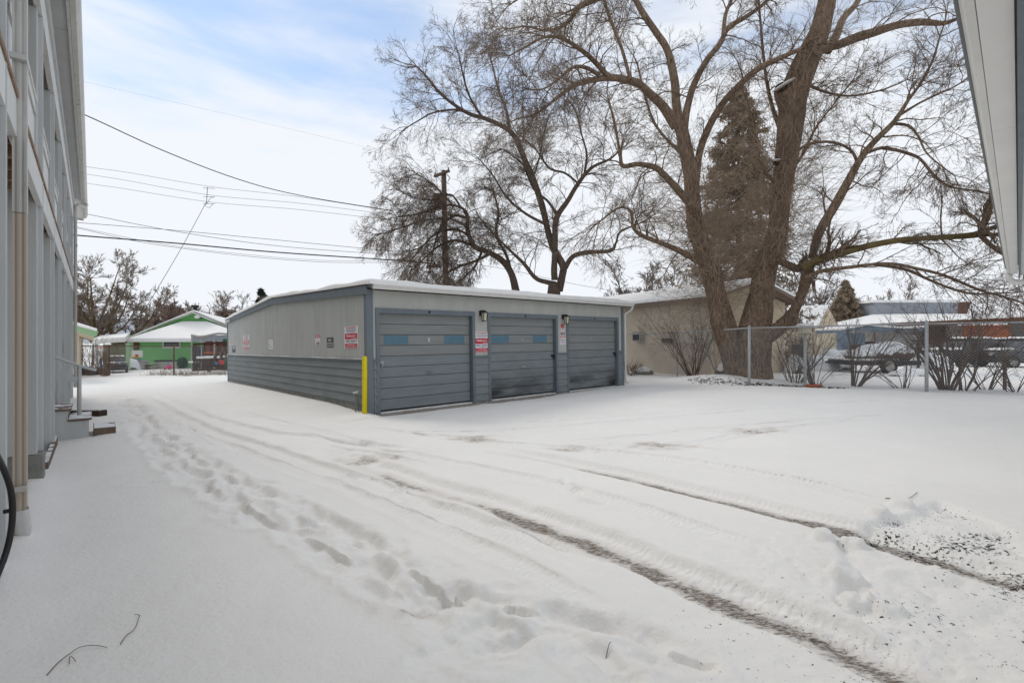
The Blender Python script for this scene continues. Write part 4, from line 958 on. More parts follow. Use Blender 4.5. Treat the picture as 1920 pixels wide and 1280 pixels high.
A_L = [ # (distance start, end, twig density, sightings)
 (Z, Z-.4, .0, [(1404,742,112),(1407,722,88),(1409,700,72),(1411,672,63),(1413,640,62),(1421,590,52),(1428,545,44),(1434,505,40),(1447,470,38),(1458,437,36),(1462,385,34),(1470,330,37),(1478,272,42),(1484,215,46),(1490,172,48),(1510,118,44),(1534,65,36),(1547,20,31),(1556,-30,28),(1575,-100,22),(1600,-190,14)]),
 (Z+.1, Z+1.0, .0, [(1392,730,72),(1386,700,54),(1374,662,45),(1357,610,42),(1340,540,36),(1322,478,34),(1306,432,33),(1300,385,29),(1294,324,27),(1286,280,25),(1277,240,24)]),
 (Z-.2, Z-2.5, .55, [(1528,95,24),(1556,88,16),(1576,83,16),(1608,70,17),(1638,61,16),(1681,48,13),(1725,42,12),(1769,44,8),(1800,34,6),(1850,20,5),(1900,-10,3)]),
 (Z, Z+1.5, .8, [(1552,95,16),(1568,66,14),(1581,35,12),(1607,5,10),(1630,-50,8),(1660,-120,5)]),
 (Z+1, Z-1., .75, [(1304,345,14),(1311,290,13),(1326,245,13),(1353,197,12),(1384,162,12),(1419,131,11),(1463,109,9),(1511,88,7)]),
 (Z+1, Z+2.5, .9, [(1275,245,18),(1268,195,16),(1265,153,15),(1252,96,13),(1230,61,12),(1204,22,11),(1182,-20,10),(1160,-70,8),(1120,-130,5)]),
 (Z+1, Z+.2, .8, [(1282,245,16),(1288,205,13),(1300,162,12),(1322,118,11),(1349,83,10),(1366,52,9),(1397,33,8),(1436,4,6),(1480,-50,4)]),
 (Z+.6, Z+1.5, .9, [(1356,72,8),(1360,30,7),(1371,0,6),(1387,-50,5),(1395,-120,3)]),
 (Z+1, Z-2.8, .95, [(1268,238,20),(1244,201,17),(1217,175,15),(1195,156,14),(1165,148,13),(1140,146,12),(1109,151,10),(1074,162,8),(1039,188,6),(1005,214,4),(975,222,2.5)]),
 (Z-.6, Z-3.2, 1.15, [(1150,148,11),(1135,138,10),(1113,114,9),(1087,92,8),(1052,72,6),(1021,70,5),(986,88,4),(955,105,2.5)]),
 (Z-1.0, Z-3.4, 1.1, [(1124,142,8),(1098,127,7),(1074,127,6),(1045,150,5),(1015,168,3),(980,165,2)]),
 (Z+2, Z-1., 1.15, [(1184,-18,11),(1150,-16,11),(1115,0,11),(1085,14,10),(1070,36,8),(1050,52,6),(1021,57,4),(986,50,3),(950,55,2)]),
 (Z+2, Z+.5, 1., [(1180,-25,9),(1130,-55,8),(1080,-60,7),(1030,-40,5),(985,-10,3.5),(955,10,2)]),
 (Z-.3, Z, .8, [(1182,150,7),(1166,92,6),(1144,35,6),(1128,-20,5),(1120,-80,3)]),
 (Z+.2, Z-2.2, .75, [(1304,395,16),(1285,372,15),(1262,346,13),(1245,328,12),(1228,314,11),(1196,308,9),(1168,311,8),(1163,290,6),(1158,262,5),(1152,230,5),(1142,190,3)]),
 (Z+.3, Z-2., .9, [(1312,490,14),(1288,477,12),(1249,459,9),(1205,442,8),(1187,425,6),(1183,396,5),(1160,390,4),(1125,415,3)]),
 (Z-.3, Z-1.8, .75, [(1432,628,40),(1455,618,28),(1481,594,21),(1499,561,17),(1510,530,20),(1513,508,18),(1526,489,15),(1548,481,13)]),
 (Z-1.8, Z-3.6, -.55, [(1505,502,16),(1533,488,14),(1572,477,13),(1616,464,12),(1681,451,11),(1747,446,10),(1813,442,11),(1839,438,14)]),
 (Z-3.6, Z-4.4, .8, [(1836,438,10),(1848,416,9),(1856,394,8),(1859,360,6),(1868,300,4)]),
 (Z-3.6, Z-4.6, .7, [(1838,438,10),(1858,440,8),(1880,438,8),(1920,430,6),(1970,415,4)]),
 (Z-3.6, Z-4.6, .7, [(1838,440,9),(1856,458,8),(1880,475,7),(1915,492,6),(1960,510,4)]),
 (Z-.2, Z-1., .4, [(1444,482,22),(1458,488,14),(1475,495,13),(1493,503,15),(1508,500,14)]),
 (Z-1.3, Z-3., .8, [(1522,484,12),(1530,455,15),(1540,428,16),(1568,381,16),(1590,340,14),(1611,302,12),(1638,267,11),(1677,228,9),(1703,188,6),(1725,158,5),(1748,115,4),(1762,70,3)]),
 (Z-1.8, Z-3.6, .95, [(1628,286,6),(1650,278,6),(1668,279,6),(1700,287,6),(1725,298,5),(1751,328,5),(1782,350,4),(1835,359,3.5),(1880,372,2)]),
 (Z-2., Z-3.8, .95, [(1677,232,6),(1703,236,5),(1722,256,4),(1740,290,3),(1790,330,2)]),
 (Z-2., Z-4., .95, [(1679,221,6),(1700,208,5),(1725,193,4),(1760,176,4),(1791,162,3),(1840,130,2)]),
 (Z-1.6, Z-1., .9, [(1608,306,6),(1598,285,5),(1578,272,5),(1550,266,5),(1515,271,5),(1489,286,3)]),
 (Z-1.9, Z-4., .75, [(1512,520,10),(1524,515,9),(1541,508,8),(1594,501,7),(1664,494,6),(1716,503,6),(1769,516,5.5),(1835,543,5),(1880,556,4),(1930,572,3)]),
 (Z-2.2, Z-4.2, .7, [(1640,496,6),(1697,505,6),(1741,524,5),(1784,541,4.5),(1828,551,4),(1883,549,3)]),
 (Z, Z-.5, .9, [(1464,350,8),(1440,330,6),(1425,300,5),(1415,250,4),(1405,200,3)]),
 (Z, Z+.8, .9, [(1462,240,9),(1448,200,7),(1437,150,6),(1430,90,5),(1425,30,4),(1420,-40,3)]),
 (Z, Z-1.5, .9, [(1475,330,7),(1505,290,5),(1530,240,4),(1560,200,3),(1600,150,2.5)]),
 (Z-.3, Z-.5, .0, [(1488,225,38),(1478,195,36),(1468,172,31),(1465,164,24)]),
 (Z-.4, Z-.8, .0, [(1468,320,20),(1461,308,17),(1456,303,15)]),
 (Z+1, Z+1.5, .9, [(1292,300,8),(1240,250,5),(1215,200,4),(1195,120,3)]),
 (Z-.4, Z-1.8, .9, [(1500,150,7),(1540,170,5),(1590,180,4),(1650,170,3),(1700,150,2)]),
]
gA = (7.8, 15.9, .15)
tA = tree('elm_tree', 'huge bare tree with two trunks and snow-dusted bark behind the corner fence post', gA, A_L, 21, dens=1.9, m2=8, m3=6, m4=3, trunkn=2, L1=1.55, fine=.0042)
gk = np.array(gA)
b_ = MB().ball(Vector(P(1470,159,Z-.55))-Vector(gA), (.34,.24,.05), 14, 7, .06); MB().ball(Vector(P(1457,300,Z-.8))-Vector(gA), (.12,.1,.03), 10, 5, .05).build('snow_cap', 'snow', tA, True); b_.v = [(v[0], v[1], v[2]+.55*(v[0]-(P(1470,159,Z-.55)[0]-gA[0])) if v[2] > 7 else v[2]) for v in b_.v]; b_.build('snow_cap', 'snow', tA, True)
# fine upright shoots crowding both trunks
def shoots(parent, o, limbs, n, seed, ln=(.5,1.9), m='twig'):
    rng = np.random.default_rng(seed); S = []; 
    for (Z0, Z1, w0, pts, a0, a1) in limbs:
        C, R = limb3d(Z0, Z1, pts); k = len(C); t = (a0+(a1-a0)*rng.random(n))*(k-1); i = np.minimum(t.astype(int), k-2); g = (t-i)[:,None]
        p = C[i]*(1-g)+C[i+1]*g; an = rng.random(n)*2*math.pi; rad = R[i][:,None]*.8
        S.append((p+np.stack([np.cos(an), np.sin(an), np.zeros(n)], 1)*rad, np.stack([np.cos(an)*.8, np.sin(an)*.8, rng.normal(.25, .5, n)], 1)))
    st = np.concatenate([a for a, b in S]); di = np.concatenate([b for a, b in S]); ln_ = rng.uniform(ln[0], ln[1], len(st))
    p1, r1_ = grow(st, di, ln_, np.full(len(st), .0065), 8, .2, (0,0,-.01), rng)
    s, d, l, rr, _ = spawn(p1, r1_, ln_, 5, .15, .5, .45, .7, rng, .1, .0045); p2, r2 = grow(s, d, l, rr, 4, .1, (0,0,.02), rng)
    V, Q = join([tubes(p1-o, r1_, 4), tubes(p2-o, r2, 3)]); return arr_mesh('shoots', V, Q, m, parent)
shoots(tA, np.array(gA), [(*A_L[0][:4], .38, .80), (*A_L[1][:4], .30, .95), (*A_L[0][:4], .36, .60), (*A_L[1][:4], .35, .75)], 330, 5, (.6,2.6), 'shoot')
ZB_ = 23.5
B_L = [
 (ZB_, ZB_, .0, [(1036,700,30),(1036,640,30),(1037,580,28),(1038,555,26),(1040,530,22)]),
 (ZB_, ZB_+.5, .5, [(1048,545,16),(1054,518,14),(1056,500,14),(1046,480,13),(1037,464,13),(1028,435,12),(1020,400,12),(1012,372,12),(1003,345,12),(995,324,12),(984,300,11),(975,277,11),(966,258,10),(951,242,9),(916,225,8),(881,214,7),(855,199,6),(824,174,5),(798,142,4),(781,125,3)]),
 (ZB_, ZB_-1.5, .95, [(892,218,5),(870,209,5),(846,206,4),(811,212,3),(785,226,2.5),(765,238,2)]),
 (ZB_, ZB_-1., .8, [(1040,525,13),(1039,503,12),(1041,459,11),(1043,411,11),(1065,376,9),(1083,346,8),(1109,315,6),(1144,298,4),(1165,278,3)]),
 (ZB_, ZB_+1, .95, [(1043,400,6),(1026,376,5),(1004,359,4),(990,332,3),(978,306,3),(943,280,2)]),
 (ZB_, ZB_-1.5, .95, [(1085,345,4),(1060,325,4),(1030,315,4),(1004,280,3),(970,250,2)]),
 (ZB_, ZB_-1., .95, [(1095,330,5),(1100,290,4),(1090,250,3),(1080,210,3),(1060,180,2)]),
 (ZB_, ZB_-2., .8, [(1060,502,10),(1074,481,9),(1100,473,8),(1144,470,7),(1155,455,4),(1163,435,4),(1196,420,3)]),
 (ZB_, ZB_+1., .9, [(1042,532,9),(1026,529,9),(1004,521,8),(982,494,7),(960,473,5),(925,438,3),(900,410,2)]),
 (ZB_, ZB_+2., .95, [(1012,375,5),(1000,340,4),(1010,300,3),(1020,250,3),(1030,215,2)]),
 (ZB_+.4, ZB_+2., .95, [(955,245,6),(950,210,5),(935,170,4),(925,130,3),(915,95,2)]),
 (ZB_, ZB_-1.5, .95, [(905,222,5),(880,180,4),(868,140,3),(860,100,2)]),
 (ZB_, ZB_+1.5, .95, [(1022,420,6),(985,400,5),(950,370,4),(925,330,3),(900,300,2)]),
]
tB = tree('elm_tree', 'bare tree with a leaning forked trunk rising behind the middle of the garage roof', P(1036,700,ZB_), B_L, 33, dens=1.75, m2=8, m3=6, m4=3, bark='bark_far', L1=2.1, fine=.0058)
ZC = 25.
C_L = [
 (ZC, ZC, .0, [(975,700,24),(972,620,22),(969,550,18)]),
 (ZC, ZC-1., .8, [(969,555,16),(960,516,13),(943,490,12),(916,473,10),(890,462,9),(877,433,8),(876,405,7),(864,389,5),(833,385,4),(789,400,3),(745,407,2)]),
 (ZC, ZC-1., 1.0, [(893,463,6),(855,451,5),(825,460,4),(800,480,3),(780,500,2)]),
 (ZC-1, ZC-2., 1.0, [(876,424,5),(838,409,4),(794,414,3),(746,429,2.5),(710,440,2)]),
 (ZC-1, ZC, 1.0, [(850,386,4),(828,362,3.5),(811,345,3),(780,325,2)]),
 (ZC, ZC+1., 1.0, [(879,440,5),(850,430,5),(815,440,4),(790,465,3),(770,490,2)]),
 (ZC, ZC+1.5, .95, [(960,520,8),(950,480,6),(930,440,5),(935,400,4),(925,360,3)]),
 (ZC, ZC-1.5, 1.0, [(920,475,6),(890,490,5),(860,500,4),(835,515,3)]),
 (ZC, ZC-1., 1.1, [(878,410,5),(850,405,5),(825,430,4),(812,470,3),(806,510,2)]),
 (ZC, ZC+1., 1.1, [(905,468,5),(890,500,4),(870,520,3),(850,535,2)]),
 (ZC, ZC-1., 1.0, [(865,390,4),(845,365,3.5),(815,375,3),(775,370,2),(745,355,2)]),
]
tree('elm_tree', 'bare drooping tree behind the utility pole at the left of the garage roof', P(975,700,ZC), C_L, 44, dens=3.6, m2=8, m3=6, m4=3, bark='bark_far', L1=1.7, fine=.0055, pull=(0,0,-.13))
def auto_tree(name, label, base, H, spread, seed, nl=7, bark='bark_far', twig_m='twig_far', fine=.0075, group=None, m2=8, m3=7, m4=0, lean=(0,0), trunk=.35, r0=None, pull=(0,0,.02), L1=None, dens=1.):
    rng = np.random.default_rng(seed); Zb = base[1]; limbs = []
    def px(p): return ((p[0])/p[1]*F+CX, CY-(p[2]-CH)/p[1]*F)
    r0 = r0 or H*.022; top = Vector(base)+Vector((lean[0], lean[1], H*trunk))
    def mkl(pts, rs, w):
        q = []
        for p, r in zip(pts, rs): x, y = px(p); q.append((x, y, 2*r*F/p[1]))
        limbs.append((pts[0][1], pts[-1][1], w, q))
    b0 = Vector(base); mkl([b0-Vector((0,0,.3)), b0+(top-b0)*.5, top, top+Vector((rng.normal(0,.3), 0, H*.25)), top+Vector((rng.normal(0,.5), 0, H*.5))], [r0*1.3, r0, r0*.85, r0*.5, r0*.2], .5)
    for i in range(nl):
        a = 2*math.pi*(i+rng.random()*.6)/nl; s = b0+(top-b0)*rng.uniform(.65, 1.1)
        e = s+Vector((math.cos(a)*spread*rng.uniform(.6,1), math.sin(a)*spread*.6, H*(1-trunk)*rng.uniform(.35, .95))); m_ = (s+e)/2+Vector((math.cos(a)*spread*.16, 0, -H*.02+rng.normal(0,.1)))
        mkl([s, m_, e], [r0*.55, r0*.35, r0*.1], 1.)
    return tree(name, label, base, limbs, seed, dens=dens*1.1, twig_m=twig_m, bark=bark, fine=fine, L1=L1 or H*.17, pull=pull, m2=m2, m3=m3, m4=m4, group=group)
auto_tree('apple_tree', 'bare snow-flecked tree with yellowish trunk behind the left yard', (P(178,690,33)[0],33,-.3), 7.6, 3.0, 51, 9, bark='bark_moss', fine=.013, r0=.15, trunk=.3, dens=1.1)
auto_tree('apple_tree', 'wide low bare tree with snowy boughs right of the yellowish trunk', (P(215,690,34)[0],34,-.3), 5.8, 3.6, 52, 9, bark='bark_moss', fine=.013, r0=.14, trunk=.3, dens=1.1)
auto_tree('bare_tree', 'thin bare tree seen just over the left slope of the green house roof', (P(312,600,55)[0],55,-.5), 6.4, 3.5, 53, 8, fine=.018, twig_m='twig_grey')
auto_tree('round_tree', 'dense rounded brown tree behind the ridge of the green house', (P(368,600,50)[0],50,-.5), 5.8, 3.6, 54, 26, fine=.02, twig_m='bush_brown', trunk=.22, m2=8, m3=7, dens=1.5, r0=.12, L1=1.6)
auto_tree('bare_tree', 'sparse bare tree with open boughs just left of the garage roof', (P(437,600,45)[0],45,-.5), 6.6, 3.0, 55, 8, fine=.016, m2=3, m3=3, dens=.5, r0=.16)
auto_tree('bare_tree', 'hazy bare tree at the far left behind the apartment corner', (P(152,640,60)[0],60,-.5), 8., 4.5, 56, 9, fine=.022, twig_m='twig_grey')
for i, (x, Zq, H, l) in enumerate(((1228,44,9.,'pale bare tree seen low between garage roof and big tree'),(1500,60,9.5,'pale bare tree above the small cream house'),(1535,58,7.5,'low bare tree left of the brown conifer'),(1630,62,7.5,'bare tree between the brown conifer and the grey parapet'),(1668,70,9,'rounded bare tree behind the grey parapet wall'),(1180,46,7.,'low bare tree just above the right end of the garage roof'))):
    auto_tree('bare_tree', l, (P(x,640,Zq)[0],Zq,-.2), H, H*.42, 60+i, 9, fine=.02, twig_m='twig_grey' if i != 4 else 'bush_brown', m2=6, m3=5)
def conifer(label, base, H, R, seed, nb=420, m='needles', rows=5, need=.16, sparse=1., ex=.60):
    rng = np.random.default_rng(seed); o = np.array(base); r = thing('conifer_tree', label, 'tree', loc=base)
    MB().tube([(0,0,-.2),(0,0,H*.5),(0,0,H)], [R*.07,R*.045,.01], 8).build('trunk', 'bark_far', r, True)
    t = rng.random(nb)**1.15; z = H*(.06+.93*t); a = rng.random(nb)*2*math.pi
    ln = R*(1-t)**ex*rng.uniform(.65, 1.12, nb)+.12; di = np.stack([np.cos(a), np.sin(a), .25-.25*(1-t)], 1)
    st = np.stack([0*z, 0*z, z], 1); p, rd = grow(st, di, ln, np.full(nb, .022), 6, .06, (0,0,-.05), rng)
    s, d, l, rr, n = spawn(p, rd, ln, rows*2, .12, .75, .30, .6, rng, -.15, .008); p2, r2 = grow(s, d, l+.06, rr, 3, .08, (0,0,-.08), rng)
    V, Q = join([tubes(p, rd, 4), tubes(p2, r2, 3)]); arr_mesh('branches', V, Q, 'bark_far', r)
    # needle tufts: narrow blades set along every spray
    PP = np.concatenate([p2.reshape(-1, 3), p[:,2:].reshape(-1, 3)]); k = int(4*sparse); PP = np.repeat(PP, max(k, 1), 0); n = len(PP)
    d1 = nrm(rng.normal(0, 1, (n,3))+np.array([0,0,-.25])); s1 = nrm(np.cross(d1, rng.normal(0, 1, (n,3)))); L_ = need*rng.uniform(.6, 1.4, n)[:,None]; W = L_*.16
    PP = PP+rng.normal(0, .03, (n,3))
    V = np.stack([PP-s1*W, PP+s1*W, PP+d1*L_+s1*W*.4, PP+d1*L_-s1*W*.4], 1).reshape(-1, 3); Q = np.arange(n*4).reshape(-1, 4)
    arr_mesh('needles', V, Q, m, r, smooth=False); return r
conifer('tall dull brown conifer standing between the two trunks of the big tree', (P(1385,640,24)[0],24,.2), 13.9, 3.0, 71, 520, rows=5, need=.15, sparse=.8)
conifer('dark brown pointed conifer beyond the small cream house', (P(1586,640,52)[0],52,-.2), 8.3, 4.2, 72, 420, m='needles', need=.13, sparse=1.0, ex=1.05)
conifer('tiny dark spruce top peeking over the garage roof slope', (P(490,640,70)[0],70,-.5), 9.6, 1.9, 73, 110, m='needles_green', need=.3, rows=3)
# ------------------------------------------------------------------ shrubs by the fence
def shrub(label, x, y, H, R, seed, n=18, m='stem_dark', tw='stem_dark', lean=(0,0), r0=.014, m2=7, m3=4, group='bare shrubs along the fence'):
    rng = np.random.default_rng(seed); z = gz(x, y); r = thing('bare_shrub', label, 'shrub', loc=(x,y,z), group=group)
    a = rng.random(n)*2*math.pi; st = np.stack([np.cos(a)*.12, np.sin(a)*.12, 0*a-.02], 1)*rng.uniform(.3, 1.4, n)[:,None]
    di = np.stack([np.cos(a)*R/H*.8+lean[0], np.sin(a)*R/H*.8+lean[1], np.ones(n)], 1); ln = H*rng.uniform(.6, 1.1, n)
    p, rd = grow(st, di, ln, rng.uniform(.6, 1.3, n)*r0, 8, .09, (0,0,-.01), rng); V1 = tubes(p, rd, 5)
    s, d, l, rr, _ = spawn(p, rd, ln, m2, .25, .6, .42, .55, rng, .08, .004); p2, r2 = grow(s, d, l, rr, 5, .12, (0,0,0), rng)
    s, d, l, rr, _ = spawn(p2, r2, l, m3, .2, .6, .5, .7, rng, 0, .0032); p3, r3 = grow(s, d, l, rr, 4, .12, (0,0,0), rng)
    V, Q = V1; arr_mesh('stems', V, Q, m, r); V, Q = join([tubes(p2, r2, 3), tubes(p3, r3, 3)]); arr_mesh('twigs', V, Q, tw, r); return r
def gp(x, Zq): return (x-CX)/F*Zq, Zq
shrub('tall arching bare shrub in front of the tan house wall', *gp(1300,17.2), 2.6, 1.3, 81, 28, lean=(-.15,0), r0=.013)
shrub('thin bare shrub at the near corner of the tan house', *gp(1345,17.0), 2.0, .7, 82, 10, r0=.009)
shrub('bare shrub right of the big trunk behind the lamp post', *gp(1530,14.6), 1.9, 1.1, 83, 16, lean=(.1,0))
shrub('bare shrub with stout leaning stems left of the snowy trailer', *gp(1603,14.2), 2.0, 1.2, 84, 15, lean=(.35,0), r0=.02)
shrub('thick clump of bare stems right of the second fence post', *gp(1775,12.9), 2.4, 1.0, 85, 22, r0=.022)
shrub('bare shrub leaning right towards the parked dark cars', *gp(1812,12.7), 2.0, 1.0, 86, 9, lean=(.5,0), r0=.02)
shrub('low arching bare shrub at the right end of the fence', *gp(1905,12.2), 1.7, 1.1, 87, 10, lean=(-.2,0), r0=.013)
shrub('dense bare shrub between the lamp post and the big trunk', *gp(1495,14.9), 2.1, 1.0, 92, 16, lean=(.2,0))
shrub('bare shrub spreading left from the second fence post', *gp(1690,13.6), 1.6, 1.3, 93, 12, lean=(-.3,0), r0=.01)
shrub('twiggy shrub between the thick clump and the rusty post', *gp(1850,12.9), 1.9, 1.2, 94, 12, lean=(-.1,0), r0=.012)
shrub('low brushy shrub at the right corner of the garage', *gp(1185,19.5), .75, .8, 88, 20, r0=.008)
shrub('small bare shrub just behind the first fence post right of the big trunk', *gp(1480,15.4), 1.5, .9, 89, 9, r0=.010)
shrub('bare weeds climbing behind the steps at the left yard', *gp(172,24.), 2.4, .9, 90, 16, lean=(0,0), r0=.012, group='tangled shrubs in the left yard')
shrub('reddish tangle of stems under the left green eave', *gp(196,23.5), 1.5, 1.0, 91, 22, m='bush_brown', tw='bush_brown', group='tangled shrubs in the left yard')
# ------------------------------------------------------------------ tan house behind the fence
def vec(a): return Vector(a)
C0 = (7.55,18.3); sD = Vector((-.469,.883,0)); uD = Vector((.883,.469,0))
TM = Matrix(((uD.x,sD.x,0,C0[0]),(uD.y,sD.y,0,C0[1]),(0,0,1,.0),(0,0,0,1)))
th_ = thing('tan_house', 'tan stucco outbuilding with snowy gable roof behind the big tree', 'house', TM)
Wt, Lt, He, Hp = 4.5, 9.5, 3.14, 3.78
MB().box(0,0,-.2,.12,Lt,He).box(Wt-.12,0,-.2,Wt,Lt,He).build('side_wall', 'stucco', th_)
MB().prism([(.12,.0,-.2),(Wt-.12,.0,-.2),(Wt-.12,.0,He),(Wt/2,.0,Hp-.08),(.12,.0,He)], (0,.12,0)).build('gable_wall', 'stucco_light', th_)
MB().box(.12,.002-.004,He-.0,Wt-.12,-.001,He+.001).build('trim_board', 'soffit_brown', th_)
b = MB(); ov = .42
for s_ in (1, -1):
    xa = -ov if s_ > 0 else Wt+ov; dz = (Hp-He)/(Wt/2)*ov
    b.prism([(xa,-.5,He-dz+.02),(Wt/2,-.5,Hp+.02),(Wt/2,-.5,Hp+.14),(xa,-.5,He-dz+.14)], (0,Lt+1,0))
b.build('roof', 'soffit_brown', th_)
for s_ in (1, -1):
    xa = -ov-.02 if s_ > 0 else Wt+ov+.02; dz = (Hp-He)/(Wt/2)*ov
    q = slab([(xa,-.52,He-dz+.145),(Wt/2,-.52,Hp+.145),(Wt/2,Lt+.52,Hp+.145),(xa,Lt+.52,He-dz+.145)] if s_ > 0 else [(Wt/2,-.52,Hp+.145),(xa,-.52,He-dz+.145),(xa,Lt+.52,He-dz+.145),(Wt/2,Lt+.52,Hp+.145)], 14, 30, .13, 6+s_)
    q.build('roof_snow', 'snow', th_, True)
ac = MB().box(-.28,3.55,1.50,-.001,4.05,1.92,.015).build('air_conditioner', 'bin_grey', th_); MB().box(-.29,3.6,1.56,-.281,4.0,1.86).build('grille', 'black_metal', ac)
sg = sign('address_box', 'small black box sign on the tan wall behind the arching shrub', TM @ Matrix.Translation((-.01,2.2,1.52)) @ Matrix(((0,1,0,0),(-1,0,0,0),(0,0,1,0),(0,0,0,1))), .55, .20, 'sign_black', [(-.95,-.95,.95,-.55,'bin_grey')], [("8",.1,.2,.7,.2,'sign_white')], t=.05)
# rocks and snowy pile at the tree foot
def rock(label, x, y, r, seed, m='concrete', name='rock', cat='rock'):
    rng = np.random.default_rng(seed); b = MB().ball((0,0,r[2]*.4), r, 14, 9)
    b.v = [tuple(np.array(v)*(1+.22*(float(fbm(np.array([v[0]/r[0]*1.7+seed]), np.array([v[1]/r[1]*1.7+v[2]/r[2]]), 3)[0])-.45)*2)) for v in b.v]
    t = thing(name, label, cat, loc=(x,y,gz(x,y))); b.build('stone', m, t, True)
    c = MB().ball((0,0,r[2]*.62), (r[0]*.93,r[1]*.93,r[2]*.95), 14, 8, .02); c.build('snow_cap', 'snow', t, True); return t
rock('snow-capped rock at the foot of the tan wall', *gp(1206,20.0), (.42,.3,.22), 2)
rock('snow-covered stump between the tan house and the big trunk', *gp(1372,16.6), (.55,.4,.33), 3, 'bark', 'tree_stump', 'stump')
bk = thing('brick', 'orange brick lying in the snow at the fence foot', 'brick', loc=(*gp(1524,13.9), gz(*gp(1524,13.9))))
MB().box(-.16,-.08,-.03,.26,.1,.075,.025).build('brick_block', 'brick', bk); 
lf = MB()
rng_ = np.random.default_rng(3)
for i in range(420):
    u = rng_.random(); x = 5.9+u*3.4+rng_.normal(0,.08); y = 15.9-1.55*min(1,u*1.6)+(.0 if u < .62 else -(u-.62)*2.4)+rng_.normal(0,.10)
    z = gz(x, y)+.012; a = rng_.random()*6.3; l = rng_.uniform(.02,.06); d = Vector((math.cos(a),math.sin(a),rng_.normal(0,.3)))*l; n_ = Vector((-math.sin(a),math.cos(a),rng_.normal(0,.3)))*l*.5; p = Vector((x,y,z))
    lf.add([p-d, p-n_, p+d, p+n_], [(0,1,2,3)])
tag(lf.build('leaf_litter', 'leaf_dead'), 'dead leaves scattered in the snow along the fence foot below the big tree', 'leaves', kind='stuff')
# twigs lying on the snow
def ground_twig(label, pts, w_=.0028, forks=()):
    t = thing('fallen_twig', label, 'twig', loc=(*to_ground(*pts[0]), 0)); o = Vector(t.matrix_world.translation)
    def line(pp, r_):
        g = crom([to_ground(*p) for p in pp], 5); return [Vector((q[0], q[1], gz(q[0], q[1])+.004+.010*math.sin(math.pi*i/len(g))))-o for i, q in enumerate(g)], r_
    b = MB(); L_, r_ = line(pts, w_); b.tube(L_, [r_*(1-.5*i/len(L_)) for i in range(len(L_))], 6)
    for f_ in forks: L_, r_ = line(f_, w_*.6); b.tube(L_, r_, 5)
    b.build('twig_stem', 'stem_dark', t, True)
ground_twig('long thin curved twig with a side fork lying on the snow at lower left', [(88,1268),(108,1247),(131,1230),(150,1217),(175,1211),(201,1213)], .0024, [[(131,1232),(142,1242)],[(131,1232),(130,1247)]])
ground_twig('short bent twig standing above the long curved one on the snow', [(226,1205),(236,1192),(249,1184),(256,1172),(262,1152)], .0024, [[(262,1154),(252,1154)]])
ground_twig('thin twig on the broken snow at the right', [(1660,932),(1690,936),(1707,932),(1720,921)], .004)
ground_twig('tiny dark twig on the snow at bottom centre', [(1136,1220),(1141,1215),(1146,1210)], .0022)
# ------------------------------------------------------------------ lamp post behind the fence
lx_, ly_ = gp(1509.5,14.35); lp = thing('yard_lamp', 'yard lamp with square cream head and snowy cap behind the fence', 'lamp', loc=(lx_,ly_,.12))
MB().tube([(0,0,-.2),(0,0,1.62)], .042, 12).build('lamp_post', 'metal_galv', lp, True)
MB().box(-.13,-.13,1.62,.13,.13,1.80,.01).build('lamp_head', 'lamp_glass', lp); MB().prism([(-.2,-.2,1.81),(.2,-.2,1.81),(.2,.2,1.81),(-.2,.2,1.81)], (0,0,.03)).build('lamp_roof', 'paint_dark', lp)
slab([(-.2,-.2,1.842),(.2,-.2,1.842),(.2,.2,1.842),(-.2,.2,1.842)], 12, 12, .07, 3, .12).build('snow_cap', 'snow', lp, True)
# ------------------------------------------------------------------ far buildings on the right
def px_box(r, x0, y0, x1, y1, Zq, dep, m, name, o, bev=0.):
    a = P(x0, y1, Zq); c = P(x1, y0, Zq); return MB().box(a[0]-o[0], Zq-o[1], a[2]-o[2], c[0]-o[0], Zq+dep-o[1], c[2]-o[2], bev).build(name, m, r)
Zc = 36.; o = P(1470,660,Zc); r = thing('cream_house', 'small cream house with steep snowy roof beyond the fence', 'house', loc=o)
a0 = P(1484,664,Zc); 
g = [P(1532,664,Zc), P(1572,664,Zc+4), P(1572,612,Zc+4), P(1553,576,Zc+2), P(1532,612,Zc)]
b = MB().prism([Vector(p)-Vector(o) for p in g], (-.02,.3,0)); b.build('gable_wall', 'cream', r)
b = MB().prism([Vector(p)-Vector(o) for p in (P(1465,672,Zc),P(1531.5,672,Zc),P(1531.5,612,Zc),P(1465,612,Zc))], (0,.3,0)); b.build('front_wall', 'cream', r)
b = MB().prism([Vector(p)-Vector(o) for p in (P(1460,614,Zc-.3),P(1534,614,Zc-.3),P(1553,574,Zc+2),P(1482,577,Zc+2))], (0,.05,.12)); b.build('roof_snow', 'snow', r)
b = MB().prism([Vector(p)-Vector(o) for p in (P(1553,574,Zc+2),P(1576,618,Zc+4.3),P(1574,622,Zc+4.3),P(1551,580,Zc+2))], (0,.35,0)); b.build('barge_board', 'soffit_brown', r)
px_box(r, 1486, 646, 1505, 668, Zc-.2, .15, 'window_dark', 'window', o)
Zs_ = 46.; o = P(1570,640,Zs_); r = thing('store_building', 'long low store with brown fascia, grey parapet and orange shutters at right', 'building', loc=o)
px_box(r, 1640, 566, 1796, 612, Zs_+3, 6, 'steel_blue', 'parapet', o); px_box(r, 1637, 562, 1798, 567, Zs_+2.9, 6.2, 'snow', 'parapet_snow', o, .02)
b = MB().prism([Vector(p)-Vector(o) for p in (P(1796,566,Zs_+3),P(1822,566,Zs_+7),P(1806,606,Zs_+7),P(1790,604,Zs_+3))], (0,.4,0)); b.build('parapet_return', 'fascia_brown', r)
